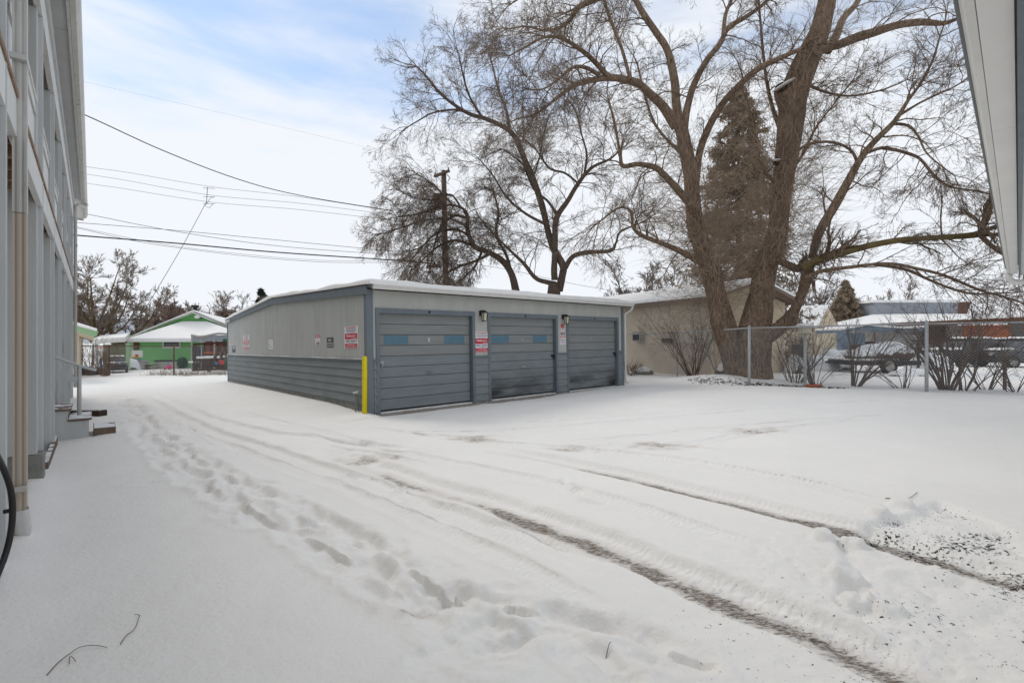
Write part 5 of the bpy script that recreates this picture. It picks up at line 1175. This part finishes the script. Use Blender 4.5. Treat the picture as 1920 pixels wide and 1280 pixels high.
b = MB().prism([Vector(p)-Vector(o) for p in (P(1545,612,Zs_),P(1990,590,Zs_-4),P(1990,575,Zs_+2),P(1790,598,Zs_+3),P(1645,590,Zs_+3))], (0,.3,.10)); b.build('roof_snow', 'snow', r)
b = MB().prism([Vector(p)-Vector(o) for p in (P(1545,617,Zs_),P(1990,602,Zs_-4),P(1990,591,Zs_-4),P(1545,611,Zs_))], (0,.5,0)); b.build('fascia', 'fascia_brown', r)
px_box(r, 1545, 615, 2010, 668, Zs_+2.5, .4, 'bin_grey', 'wall', o); px_box(r, 1740, 612, 1812, 634, Zs_+1.8, .3, 'fascia_brown', 'brick_panel', o)
for i, x in enumerate((1807,1822,1837,1852,1867,1882)):
    px_box(r, x, 609, x+14.4, 633, Zs_-1, .25, 'orange_panel', 'shutter', o)
px_box(r, 1778, 610, 1806, 633, Zs_-.9, .25, 'bin_grey', 'pale_shutter', o)
for y in (613,617.5,622,626.5): px_box(r, 1778, y, 1896, y+.9, Zs_-1.06, .05, 'fascia_brown', 'rail', o)
px_box(r, 1896, 600, 2010, 640, Zs_-1, .3, 'window_dark', 'opening', o); px_box(r, 1740, 634, 2010, 645, Zs_-1.2, .4, 'maroon', 'base_wall', o)
# blue tarp shelter
Zt = 26.; o = P(1600,680,Zt); r = thing('tarp_shelter', 'sagging blue tarp shelter with snow on top beyond the fence', 'shelter', loc=o)
px_box(r, 1580, 624, 1592, 676, Zt, .5, 'tarp_blue', 'tarp_side', o); px_box(r, 1592, 624, 1622, 646, Zt+.5, .1, 'tarp_blue', 'tarp_flap', o)
q = [Vector(P(x, y, Zt)) - Vector(o) for x, y in ((1578,624),(1625,616),(1660,619),(1700,622),(1738,619))]
b = MB(); 
for i in range(4): b.prism([q[i], q[i+1], q[i+1]+Vector((0,0,.10+.05*(i % 2))), q[i]+Vector((0,0,.10+.05*((i+1) % 2)))], (0,2.2,0))
b.build('roof_sheet', 'tarp_blue', r)
b = MB()
for i in range(4): b.prism([q[i]+Vector((0,-.05,.16)), q[i+1]+Vector((0,-.05,.16)), q[i+1]+Vector((0,-.05,.26)), q[i]+Vector((0,-.05,.25))], (0,2.3,0))
b.build('roof_snow', 'snow', r)
for x in (1640,1737): px_box(r, x, 622, x+2, 682, Zt, .06, 'metal_rust', 'pole', o)
px_box(r, 1640, 628, 1725, 650, Zt+2.1, .1, 'bin_grey', 'back_sheet', o); px_box(r, 1590, 640, 1640, 674, Zt+2, .1, 'timber_dark', 'dark_stack', o)
r = thing('rusty_post', 'short rusty post standing behind the fence near the right edge', 'post', loc=(*gp(1884,12.75), gz(*gp(1884,12.75))))
MB().box(-.03,-.03,-.1,.03,.03,.86,.005).box(-.05,-.05,.861,.05,.05,.90,.01).build('post_shaft', 'metal_rust', r)
# wooden frame stand right of the trailer
o = P(1722,690,20.); r = thing('timber_frame', 'dark timber frame standing at the right end of the trailer', 'frame', loc=o)
for x in (1722, 1737): px_box(r, x, 640, x+2.5, 690, 20., .08, 'timber_dark', 'upright', o)
px_box(r, 1719, 637, 1745, 640, 20., .3, 'timber_dark', 'shelf', o)
# trailer loaded with snowy junk
Zt = 19.5; o = (P(1596,696,Zt)[0], Zt, .22); r = thing('flat_trailer', 'dark flat trailer carrying snow-covered junk behind the fence', 'trailer', loc=o)
L_ = P(1728,690,Zt)[0]-o[0]
MB().box(.1,0,.32,L_,1.6,.50,.01).build('bed', 'black_metal', r); MB().box(.1,0,.505,L_-.9,1.6,.57,.02).build('bed_snow', 'snow', r)
MB().bar((.1,.8,.42),(-.5,.8,.42),.08).build('tow_bar', 'black_metal', r)
def wheel(r, x, y, z, rad, w_=.18, tm='black_rubber'):
    n = 20; t = MB()
    ring = [(rad,-w_/2+.02),(rad-.02,-w_/2),(rad*.66,-w_/2),(rad*.66,w_/2),(rad-.02,w_/2),(rad,w_/2-.02)]
    m_ = len(ring)
    for i in range(n):
        a = 2*math.pi*i/n
        for rr, yy in ring: t.v.append((x+rr*math.cos(a), y+yy, z+rr*math.sin(a)))
    t.f = [(i*m_+j, ((i+1) % n)*m_+j, ((i+1) % n)*m_+(j+1) % m_, i*m_+(j+1) % m_) for i in range(n) for j in range(m_)]
    wh = t.build('wheel', tm, r, True)
    MB().prism([(x+rad*.655*math.cos(2*math.pi*i/n), y-w_/2+.03, z+rad*.655*math.sin(2*math.pi*i/n)) for i in range(n)], (0,w_*.5,0)).tube([(x,y-w_/2+.0,z),(x,y-w_/2+.03,z)], rad*.2, 8).build('rim', 'bin_grey', wh)
wheel(r, 1.42, -.12, .30, .31, .2)
MB().tube([(1.42+.40*math.cos(a), -.12, .30+.40*math.sin(a)) for a in np.linspace(.2, 2.9, 9)], .03, 6).build('mudguard', 'black_metal', r)
def heap(label, x, y, r_, seed, m='junk', name='snowy_heap', z0=None, group=None):
    b = MB().ball((0,0,0), r_, 22, 12)
    b.v = [tuple(np.array(v)*(1+.45*(float(fbm(np.array([v[0]*2.3+seed*3.]), np.array([v[1]*2.3+v[2]*2.1]), 4)[0])-.45)*2)) for v in b.v]
    o_ = tag(b.build(name, m, None, True), label, 'heap', group); o_.location = (x, y, gz(x, y) if z0 is None else z0); return o_
for i, (px_, w_, h_, zz, l) in enumerate(((1665,.62,.42,.95,'rounded snowy heap on the middle of the trailer'),(1700,.75,.48,.95,'largest snow-covered heap on the right of the trailer'),(1640,.55,.30,.85,'low snowy heap on the left of the trailer'),(1715,.6,.34,.85,'snowy heap at the right end of the trailer bed'))):
    heap(l, P(px_,0,Zt)[0], Zt+.8, (w_,.5,h_), i+1, z0=zz+.05, group='heaps of junk on the trailer')
for i, (px_, Zq, w_, h_, l) in enumerate(((1690,18.2,.5,.22,'low snow mound on the ground before the trailer wheel'),(1712,18.4,.6,.3,'snow mound with dark side right of the trailer wheel'),(1540,22,1.2,.55,'snowy brush heap behind the lamp post'),(1490,20,.5,.7,'snow-topped dark stack right of the big trunk'),(1745,21,.8,.8,'snowy heap behind the thick stem clump'),(1568,23,.9,.9,'snow-covered heap left of the blue tarp'))):
    heap(l, P(px_,0,Zq)[0], Zq, (w_,w_*.8,h_), i+11, 'junk', group='snowy heaps behind the fence')
# ------------------------------------------------------------------ parked cars
def car(label, mw, body='car_dark', snowy=True):
    r = thing('parked_car', label, 'car', mw, group='dark cars parked beyond the fence')
    def xs(x):   # cross-section (half width, bottom, belt) along the length
        return x
    st = [(-2.2,.55,.62,.70),(-2.1,.35,.80,.84),(-1.4,.25,.86,.90),(-.6,.22,.90,.90),(.6,.22,.92,.90),(1.5,.25,.98,.88),(2.0,.35,.92,.84),(2.2,.55,.70,.72)]
    b = MB(); n = 8
    for x, z0, z1, hw in st:
        for (yy, zz) in ((-hw*.9,z0),(-hw,z0+.12),(-hw,z1-.14),(-hw*.9,z1),(hw*.9,z1),(hw,z1-.14),(hw,z0+.12),(hw*.9,z0)): b.v.append((x, yy, zz))
    k = len(st); b.f = [(i*8+j, (i+1)*8+j, (i+1)*8+(j+1) % 8, i*8+(j+1) % 8) for i in range(k-1) for j in range(8)]+[tuple(range(8)), tuple(range((k-1)*8, k*8))]
    b.build('body', body, r, True)
    c = MB(); cs = [(-1.05,.88,.80),(-.35,1.38,.62),(.75,1.42,.62),(1.6,.95,.76)]
    c.add([(x, s_*hw_, z) for x, z, hw_ in cs for s_ in (-1, 1)], [(0,1,3,2),(2,3,5,4),(4,5,7,6),(0,2,4,6),(1,3,5,7),(0,6,7,1)]); c.build('windows', 'window_dark', r)
    MB().box(-.40,-.63,1.385,.80,.63,1.43,.02).build('roof', body, r); slab([(-.42,-.64,1.432),(.82,-.64,1.432),(.82,.64,1.432),(-.42,.64,1.432)], 12, 10, .10, 2, .15).build('roof_snow', 'snow', r, True)
    slab([(-2.05,-.78,.86),(-1.1,-.78,.91),(-1.1,.78,.91),(-2.05,.78,.86)], 10, 10, .07, 5, .12).build('bonnet_snow', 'snow', r, True)
    for x, y in ((-1.4,-.82),(-1.4,.82),(1.4,-.82),(1.4,.82)): wheel(r, x, y, .31, .31, .2)
    for y in (-.6,.6): MB().ball((-2.2,y,.64), (.05,.13,.08), 8, 6).build('headlight', 'lamp_glass', r, True)
    return r
def place(x, Zq, rz): p = gp(x, Zq); return Matrix.Translation((p[0], p[1], gz(*p))) @ Matrix.Rotation(rz, 4, 'Z')
car('dark car with snowy roof parked just right of the thick stem clump', place(1815,25.,math.radians(8)))
car('dark car with snow on its bonnet parked at the right edge of the view', place(1925,24.,math.radians(-4)), 'car_grey')
car('darker car parked further back between the two at the right', place(1870,31.,math.radians(20)))
# ------------------------------------------------------------------ green house and its yard on the left
Zg = 31.; o = Vector(P(240,692,Zg)); gh_ = thing('green_house', 'green house with white trimmed gable and snowy roofs behind the left yard', 'house', loc=o)
def pg(x, y, Zq=Zg): return Vector(P(x, y, Zq))-o
def pris(pts, vec_, m, name, Zq=Zg, parent=None): return MB().prism([pg(x, y, Zq) for x, y in pts], vec_).build(name, m, parent or gh_)
pris([(240,700),(470,700),(470,640),(240,640)], (0,.2,0), 'green_wall', 'wall')
pris([(250,634),(362,586),(474,634)], (0,.2,0), 'green_dark', 'gable_wall', Zg+1.6)
pris([(234,638.5),(362,583.5),(500,641.5),(500,644),(362,586.2),(234,641)], (0,-.2,0), 'white_paint', 'barge_board', Zg+1.6)
b = MB()
for xa, xb in ((232,362),(362,502)):
    ya = 637 if xa == 232 else 583; yb = 583 if xa == 232 else 641
    b.prism([pg(xa,ya,Zg+1.2), pg(xb,yb,Zg+1.2), pg(xb,yb-2.2,Zg+1.2), pg(xa,ya-2.2,Zg+1.2)], (0,9,-.9))
b.build('roof_snow', 'snow', gh_)
hip = [pg(240,637.5,Zg-.6), pg(480,637.5,Zg-.6), pg(388,605.5,Zg+1.45), pg(342,605.5,Zg+1.45)]
MB().add(hip+[h+Vector((0,0,.12)) for h in hip], [(0,3,2,1),(4,5,6,7),(0,1,5,4),(1,2,6,5),(2,3,7,6),(3,0,4,7)]).build('porch_roof_snow', 'snow', gh_)
pris([(238,641),(482,641),(482,637.5),(238,637.5)], (0,.12,0), 'white_paint', 'fascia', Zg-.62)
w_ = pris([(304,652.5),(338,652.5),(338,639.8),(304,639.8)], (0,.1,0), 'white_paint', 'window', Zg-.08); pris([(307,650),(335,650),(335,641.2),(307,641.2)], (0,.05,0), 'window_dark', 'pane', Zg-.11, w_); pris([(307,646),(335,646),(335,645.2),(307,645.2)], (0,.03,0), 'bin_grey', 'mullion', Zg-.13, w_)
pris([(241,692),(250,692),(250,640),(241,640)], (0,.1,0), 'green_pale', 'corner_panel', Zg-.2); pris([(251,655),(258,655),(258,641),(251,641)], (0,.1,0), 'fascia_brown', 'downpipe', Zg-.15)
MB().ball(pg(370,594,Zg+1.4), (.22,.1,.12), 10, 6).build('gable_lamp', 'white_paint', gh_, True)
MB().tube([pg(366,586,Zg+4), pg(366,574,Zg+4)], .13, 8).tube([pg(366,576,Zg+4), pg(366,572.5,Zg+4)], .26, 8).build('chimney', 'black_metal', gh_)
MB().tube([pg(292,612,Zg+3), pg(292,602,Zg+3)], .09, 8).build('vent_pipe', 'black_metal', gh_)
# carport
o2 = Vector(P(180,694,Zg-1)); cp = thing('carport', 'open carport with sagging white roof left of the green house', 'carport', loc=o2)
def pc(x, y, Zq): return Vector(P(x, y, Zq))-o2
q = [pc(172,645,Zg-3), pc(235,641,Zg-3), pc(244,632,Zg+1), pc(190,637,Zg+1)]
MB().add([v for v in q]+[v+Vector((0,0,.20)) for v in q], [(0,3,2,1),(4,5,6,7),(0,1,5,4),(1,2,6,5),(2,3,7,6),(3,0,4,7)]).build('roof', 'gutter_white', cp)
MB().add([v+Vector((0,0,.205)) for v in q]+[v+Vector((0,0,.30)) for v in q], [(0,3,2,1),(4,5,6,7),(0,1,5,4),(1,2,6,5),(2,3,7,6),(3,0,4,7)]).build('roof_snow', 'snow', cp)
for x, Zq, m in ((176,Zg-2.9,'white_paint'),(236,Zg-2.8,'green_pale')): MB().box(*(pc(x,700,Zq)+Vector((0,0,-.1))), *(pc(x+4,643,Zq)+Vector((0,.15,0)))).build('post', m, cp)
MB().prism([pc(193,694,Zg+1), pc(243,694,Zg+1), pc(243,646,Zg+1), pc(193,646,Zg+1)], (0,.2,0)).build('back_wall', 'olive_wall', cp)
# green eave house at far left
o3 = Vector(P(140,690,21.)); e3 = thing('cream_shed', 'cream shed with green fascia and snowy roof at far left', 'shed', loc=o3)
def pe(x, y, Zq): return Vector(P(x, y, Zq))-o3
MB().prism([pe(90,690,22), pe(149,690,22), pe(149,620,22), pe(90,620,22)], (-2.5,3.,0)).build('wall', 'cream', e3)
MB().prism([pe(110,601,20.6), pe(181,621,20.6), pe(177,631,20.6), pe(110,614,20.6)], (0,.1,0)).build('fascia', 'green_pale', e3)
MB().prism([pe(110,614.5,20.7), pe(177,631.5,20.7), pe(174,640,22.6), pe(110,622,22.6)], (0,0,.04)).build('soffit', 'cream', e3)
MB().add([pe(108,601,20.5), pe(182,621,20.5), pe(182,620,23), pe(108,598,23), pe(108,596.5,20.5), pe(182,617.5,20.5), pe(182,616,23), pe(108,593,23)], [(0,3,2,1),(4,5,6,7),(0,1,5,4),(1,2,6,5),(2,3,7,6),(3,0,4,7)]).build('roof_snow', 'snow', e3)
# left fence
LF = [(P(140,0,23.5)[0],23.5,-.28),(P(205,0,24.)[0],24.,-.3),(P(326,0,24.5)[0],24.5,-.32),(P(440,0,25)[0],25.,-.33)]
chain_fence(LF, 1.62, 'rusty low chain link fence in front of the green house yard', dia=.10, wr=.003, post_m='metal_rust', pr=.035, wire_m='metal_wire')
gr = MB(); rg = np.random.default_rng(8)
st = np.stack([rg.uniform(-18.3,-13.6,520), 0*np.zeros(520), np.zeros(520)], 1); st[:,1] = 24.4+rg.normal(0,.35,520); st[:,2] = gbase(st[:,0], st[:,1])-.05
p_, r_ = grow(st, np.stack([rg.normal(0,.4,520), rg.normal(0,.4,520), np.ones(520)], 1), rg.uniform(.15,.5,520), np.full(520,.007), 4, .15, (0,0,-.05), rg)
V, Q = tubes(p_, r_, 3); tag(arr_mesh('dry_weeds', V, Q, 'twig'), 'thin dry weeds poking through the snow along the left fence', 'weeds', kind='stuff')
# toys and yard things
def gpz(x, Zq): p = gp(x, Zq); return (p[0], p[1], float(gbase(*p)))
def hoop(label, x, Zq, h, board, pole_m):
    r = thing('basketball_hoop', label, 'hoop', loc=gpz(x, Zq), group='toy basketball hoops'); s_ = Zq/F
    MB().box(-.13,-.02,0,.13,.25,h*.6,.03).build('stand', pole_m, r); MB().box(-board/2,-.06,h*.72,board/2,-.02,h*.72+board*.62,.02).build('backboard', 'white_paint', r)
    MB().tube([(.2*math.cos(a), -.3+.2*math.sin(a), h*.74) for a in np.linspace(0, 2*math.pi, 15)], .03, 6).build('rim', 'plastic_yellow', r)
    MB().box(-.09,-.075,h*.74,.09,-.061,h*.74+.16).build('target', 'plastic_red', r)
hoop('toy basketball hoop with white board and blue stand by the green wall', 258, 29.5, 1.0, .68, 'plastic_blue')
r = thing('net_stand', 'white hoop with a thin hanging net under the carport', 'hoop', loc=gpz(189, 27.5)); MB().tube([(0,0,0),(0,0,.75)], .06, 6).build('stand', 'plastic_blue', r)
MB().tube([(.2*math.cos(a), .2*math.sin(a), 1.35) for a in np.linspace(0, 2*math.pi, 13)], .03, 6).build('rim', 'plastic_red', r)
b = MB()
for a in np.linspace(0, 2*math.pi, 9): b.bar((.2*math.cos(a), .2*math.sin(a), 1.34), (.07*math.cos(a+.3), .07*math.sin(a+.3), .95), .014)
b.build('net', 'white_paint', r)
def bin_(label, x, Zq, w_, h, m, name='storage_bin', cat='bin', lid=None):
    r = thing(name, label, cat, loc=gpz(x, Zq)); MB().box(-w_/2,-.25,-.05,w_/2,.25,h,.03).build('body', m, r)
    if lid: MB().box(-w_/2-.03,-.28,h+.002,w_/2+.03,.28,h+.07,.015).build('lid', lid, r)
    return r
bin_('pale bin standing right of the toy basketball hoop', 269, 29.3, .26, .48, 'bin_grey', lid='bin_grey')
bin_('long low pale storage box with black lid along the green wall', 317, 30.2, 1.45, .46, 'bin_grey', lid='black_metal')
r = thing('ride_on_toy', 'bright pink ride-on toy car in the snow before the storage box', 'toy', loc=gpz(315.5, 28.8))
MB().box(-.19,-.1,.06,.19,.1,.18,.03).box(-.05,-.08,.17,.14,.08,.29,.03).build('toy_body', 'plastic_pink', r)
for x in (-.13,.13): wheel(r, x, -.1, .06, .06, .04)
MB().box(-.05,-.02,.29,.02,.02,.48,.01).build('toy_handle', 'plastic_teal', r)
r = thing('logs', 'brown pile of split logs right of the pale bin', 'log pile', loc=gpz(279, 29.4)); 
for i in range(12):
    x = random.uniform(-.28,.28); z = random.uniform(.04,.38)*(1-abs(x)*2); MB().tube([(x,-.2,z),(x+random.uniform(-.1,.1),.3,z)], random.uniform(.04,.06), 7).build('log', 'bark', r)
tg = heap('dark scrap heap between the carport and the toy hoop', *gp(249,29.)[:2], (.36,.4,.75), 31, 'junk', 'scrap_heap')
heap('dark brushwood pile behind the left fence', *gp(172,24.6)[:2], (.85,.4,.42), 33, 'timber_dark', 'brush_pile')
cr = car('snow-covered old car behind the left fence below the carport', place(219,26.5,math.radians(-52)), 'car_grey'); cr['group'] = 'snowed-in car in the left yard'; del cr['group']; cr.scale = (.5,.52,.62)
r = thing('round_bush', 'dark green round bush against the green wall', 'bush', loc=gpz(342, 30.)); rg = np.random.default_rng(9); n = 2600
dd = nrm(rg.normal(0,1,(n,3)))*(rg.random((n,1))**.4); pp = dd*np.array([.3,.25,.36])+np.array([0,0,.36]); d1 = nrm(rg.normal(0,1,(n,3))); s1 = nrm(np.cross(d1, rg.normal(0,1,(n,3))))
arr_mesh('foliage', np.stack([pp, pp+s1*.025, pp+d1*.07, pp-s1*.025], 1).reshape(-1,3), np.arange(n*4).reshape(-1,4), 'plastic_green', r, smooth=False); MB().tube([(0,0,-.1),(0,0,.4)], .03, 6).build('stem', 'stem_dark', r)
# swing set, picnic set, trampoline
Zw = 27.; r = thing('play_set', 'brown wooden play set with hanging swing bar behind the left fence', 'play set', loc=gpz(400, Zw)); o = Vector(r.matrix_world.translation)
def pw(x, y, Zq=Zw): return Vector(P(x, y, Zq))-o
b = MB().bar(pw(362,646), pw(450,640), .10).build('top_beam', 'timber_dark', r)
for x0, y0, x1, y1, Zq in ((413,648,391,697,Zw-.6),(413,648,418,692,Zw+1.),(366,648,364,695,Zw)): MB().bar(pw(x0,y0), pw(x1,y1,Zq), .11).build('leg', 'timber_dark', r)
MB().bar(pw(383,661), pw(412,661), .05).build('cross_bar', 'orange_panel', r); MB().bar(pw(398,682), pw(411,691), .10).build('brace', 'timber_dark', r)
MB().bar(pw(416,652), pw(410,678), .02).bar(pw(419,652), pw(423,678), .02).build('swing_chain', 'wood_raw', r); MB().ball(pw(415,679), (.16,.12,.13), 12, 8).build('swing_seat', 'plastic_red', r, True); MB().ball(pw(405,681), (.11,.1,.1), 10, 6).build('ball_seat', 'plastic_blue', r, True)
r = thing('picnic_table', 'dark wooden slatted bench with snowy seat in the play area', 'bench', loc=gpz(380, 26.)); o = Vector(r.matrix_world.translation)
MB().bar(pw(361,694,26.), pw(432,691,26.), .08,.10).build('bottom_rail', 'timber_dark', r); MB().bar(pw(364,676,26.), pw(392,675,26.), .08,.12).build('top_rail', 'timber_dark', r)
for i in range(6): MB().bar(pw(364+i*5.2,693,26.), pw(364+i*5.2,676,26.), .075,.05, (0,1,0)).build('slat', 'timber_dark', r)
MB().box(*(pw(352,680,26.3)), *(pw(366,677.5,26.3)+Vector((0,.5,0))), .02).build('snow_seat', 'snow', r)
r = thing('trampoline', 'netted trampoline with sagging canopy rim behind the play set', 'trampoline', loc=gpz(400, 29.)); o = Vector(r.matrix_world.translation)
MB().prism([pw(360,690,29.), pw(382,690,29.), pw(382,650,29.), pw(360,650,29.)], (0,.05,0)).build('net', 'net_black', r)
b = MB().tube([pw(359,628,29.), pw(372,631,29.), pw(385,630,29.), pw(398,627,29.), (pw(410,625,29.)), pw(440,627,29.)], .07, 6); b.build('top_rim', 'bin_grey', r, True)
for x in (359.5,378,402): MB().tube([pw(x,694,29.), pw(x,630,29.)], .035, 6).build('net_pole', 'bin_grey', r)
MB().prism([pw(361,641,29.), pw(430,638,29.), pw(430,628,29.), pw(398,628.5,29.), pw(372,632,29.), pw(361,630,29.)], (0,.02,0)).build('net_skirt', 'steel_blue', r)
MB().prism([pw(366,672,28.9), pw(430,671,28.9), pw(430,667,28.9), pw(366,668,28.9)], (0,2.2,0)).build('mat_snow', 'snow', r)
r = thing('board_fence', 'reddish brown board fence behind the play set', 'fence', loc=gpz(410, 30.)); o = Vector(r.matrix_world.translation)
for i in range(15):
    x = 382+i*4.; MB().box(*(pw(x,692,30.)), *(pw(x+3.6,640+random.uniform(-1,1),30.)+Vector((0,.04,0)))).build('board', 'fence_red' if i % 3 else 'timber_dark', r)
bin_('green plastic climbing tower at the garage corner', 427, 28.3, .4, .7, 'plastic_green', 'play_tower', 'toy', 'plastic_green')
r = thing('play_canopy', 'small green canopy high on the play set beside the garage', 'canopy', loc=gpz(421, 27.5)); o = Vector(r.matrix_world.translation)
MB().box(*(pw(416,644,27.5)), *(pw(432,634,27.5)+Vector((0,.5,0))), .06).build('canopy', 'plastic_green', r); MB().tube([pw(424,690,27.5), pw(424,640,27.5)], .03, 6).build('support', 'timber_dark', r)
# ------------------------------------------------------------------ utility pole and wires
Zp = 27.; pb = P(836,700,Zp); pl = thing('utility_pole', 'brown wooden utility pole with short crossarm behind the garage', 'pole', loc=(pb[0],pb[1],0.))
o = Vector(pl.matrix_world.translation); top = P(832,320,Zp)
MB().tube([(0,0,-.3),(0,0,4.),(top[0]-o[0],0,top[2])], [.19,.17,.14], 10).build('pole_shaft', 'pole_wood', pl, True)
MB().bar(Vector(P(814,331,Zp))-o, Vector(P(843,320,Zp-.2))-o, .13).build('crossarm', 'pole_wood', pl)
MB().bar(Vector(P(800,500,Zp))-o, Vector(P(828,499,Zp))-o, .12,.14).build('lower_arm', 'pole_wood', pl)
for x, y in ((816,327),(829,322),(841,317)): MB().tube([Vector(P(x,y+2,Zp-.1))-o, Vector(P(x,y-3,Zp-.1))-o], .05, 6).build('insulator', 'bin_grey', pl)
MB().tube([Vector(P(838,327,Zp-.2))-o, Vector(P(844,334,Zp-.3))-o, Vector(P(840,339,Zp-.3))-o], .03, 6).build('fuse', 'bin_grey', pl)
MB().tube([Vector(P(822,365,Zp-.3))-o, Vector(P(822,392,Zp-.3))-o], .26, 12).build('transformer', 'pole_wood', pl)
def wire(label, pts, rad, m='cable'):
    q = crom(pts, 8); b = MB(); b.tube([Vector(P(*p)) for p in q], rad, 5)
    tag(b.build('overhead_wire', m, None, True), label, 'wire', 'overhead wires across the sky')
wire('thick twisted cable slanting down from the left eave to the pole', [(-60,120,14.),(160,216,17.),(300,280,19.),(440,334,21.5),(560,366,24),(735,395,26.8)], .020)
wire('heavy black cable running level from the left building to the pole', [(40,432,20),(142,441,22),(330,456,23.5),(520,473,25),(755,489,27),(826,497,27)], .032)
wire('uppermost of the wires starting under the left eave end', [(60,380,20),(166,402,22),(330,434,23.5),(520,461,25),(745,478,27),(826,482,27)], .012)
wire('straight thin wire just above the heavy black cable', [(40,408,20),(142,417,22),(330,432,23.5),(520,450,25),(730,470,27),(826,476,27)], .012)
wire('lowest sagging wire below the heavy black cable', [(40,408,20),(142,427,22),(270,455,23.5),(450,479,25),(600,491,26),(720,492,27),(826,492,27)], .010)
wire('second sagging wire close above the lowest one', [(40,404,20),(142,425,22),(300,457,23.5),(450,476,25),(600,488,26),(755,488,27),(826,490,27)], .008)
wire('faint highest wire alone in the upper sky', [(100,140,40),(200,163,40),(420,213,42),(640,265,44),(790,302,46),(832,314,47)], .006, 'cable_thin')
for k, (y0, y1, y2, y3) in enumerate(((313,332,357,388),(328,348,369,395),(345,363,381,405))):
    wire(('top','middle','bottom')[k]+' of the three thin parallel wires passing the drop line', [(100,y0-10,40),(185,y0+2 if k else y0+3,40),(240,(y0+y1)/2+1,40),(395,y1+18 if k < 2 else y1+16,40),(560,y2+12,40),(735,y3+8,40)], .016, 'cable_thin')
wire('twisted drop line falling from the three thin wires to the green house', [(386,380,40),(366,418,39),(336,472,37),(300,533,35),(270,583,33)], .018, 'cable')
tp_ = P(389,352,40); r = thing('wire_spreader', 'small rod with three cross arms where the drop line meets the thin wires', 'wire clamp', loc=tp_)
def ps(x, y): return Vector(P(x, y, 40))-Vector(tp_)
MB().tube([ps(389,351), ps(388,368), ps(387,382)], .022, 6).build('rod', 'cable', r)
for y in (352.5, 368.5, 381.5): MB().tube([ps(381,y), ps(403,y+1)], .018, 5).build('cross_arm', 'cable', r)
MB().tube([ps(402,369), ps(394,372), ps(389,380), ps(384,386), ps(392,390), ps(399,383)], .016, 5).build('jumper', 'cable', r)
wire('short thin guy line above the garage roof', [(708,528,26),(750,503,26.5),(775,492,27)], .010)
wire('wire behind the bare trees right of the pole', [(838,488,27),(950,505,30),(1090,535,33),(1250,560,38)], .012)
wire('thin wire crossing behind the big tree at right', [(1480,455,30),(1700,432,30),(1900,418,30)], .010)
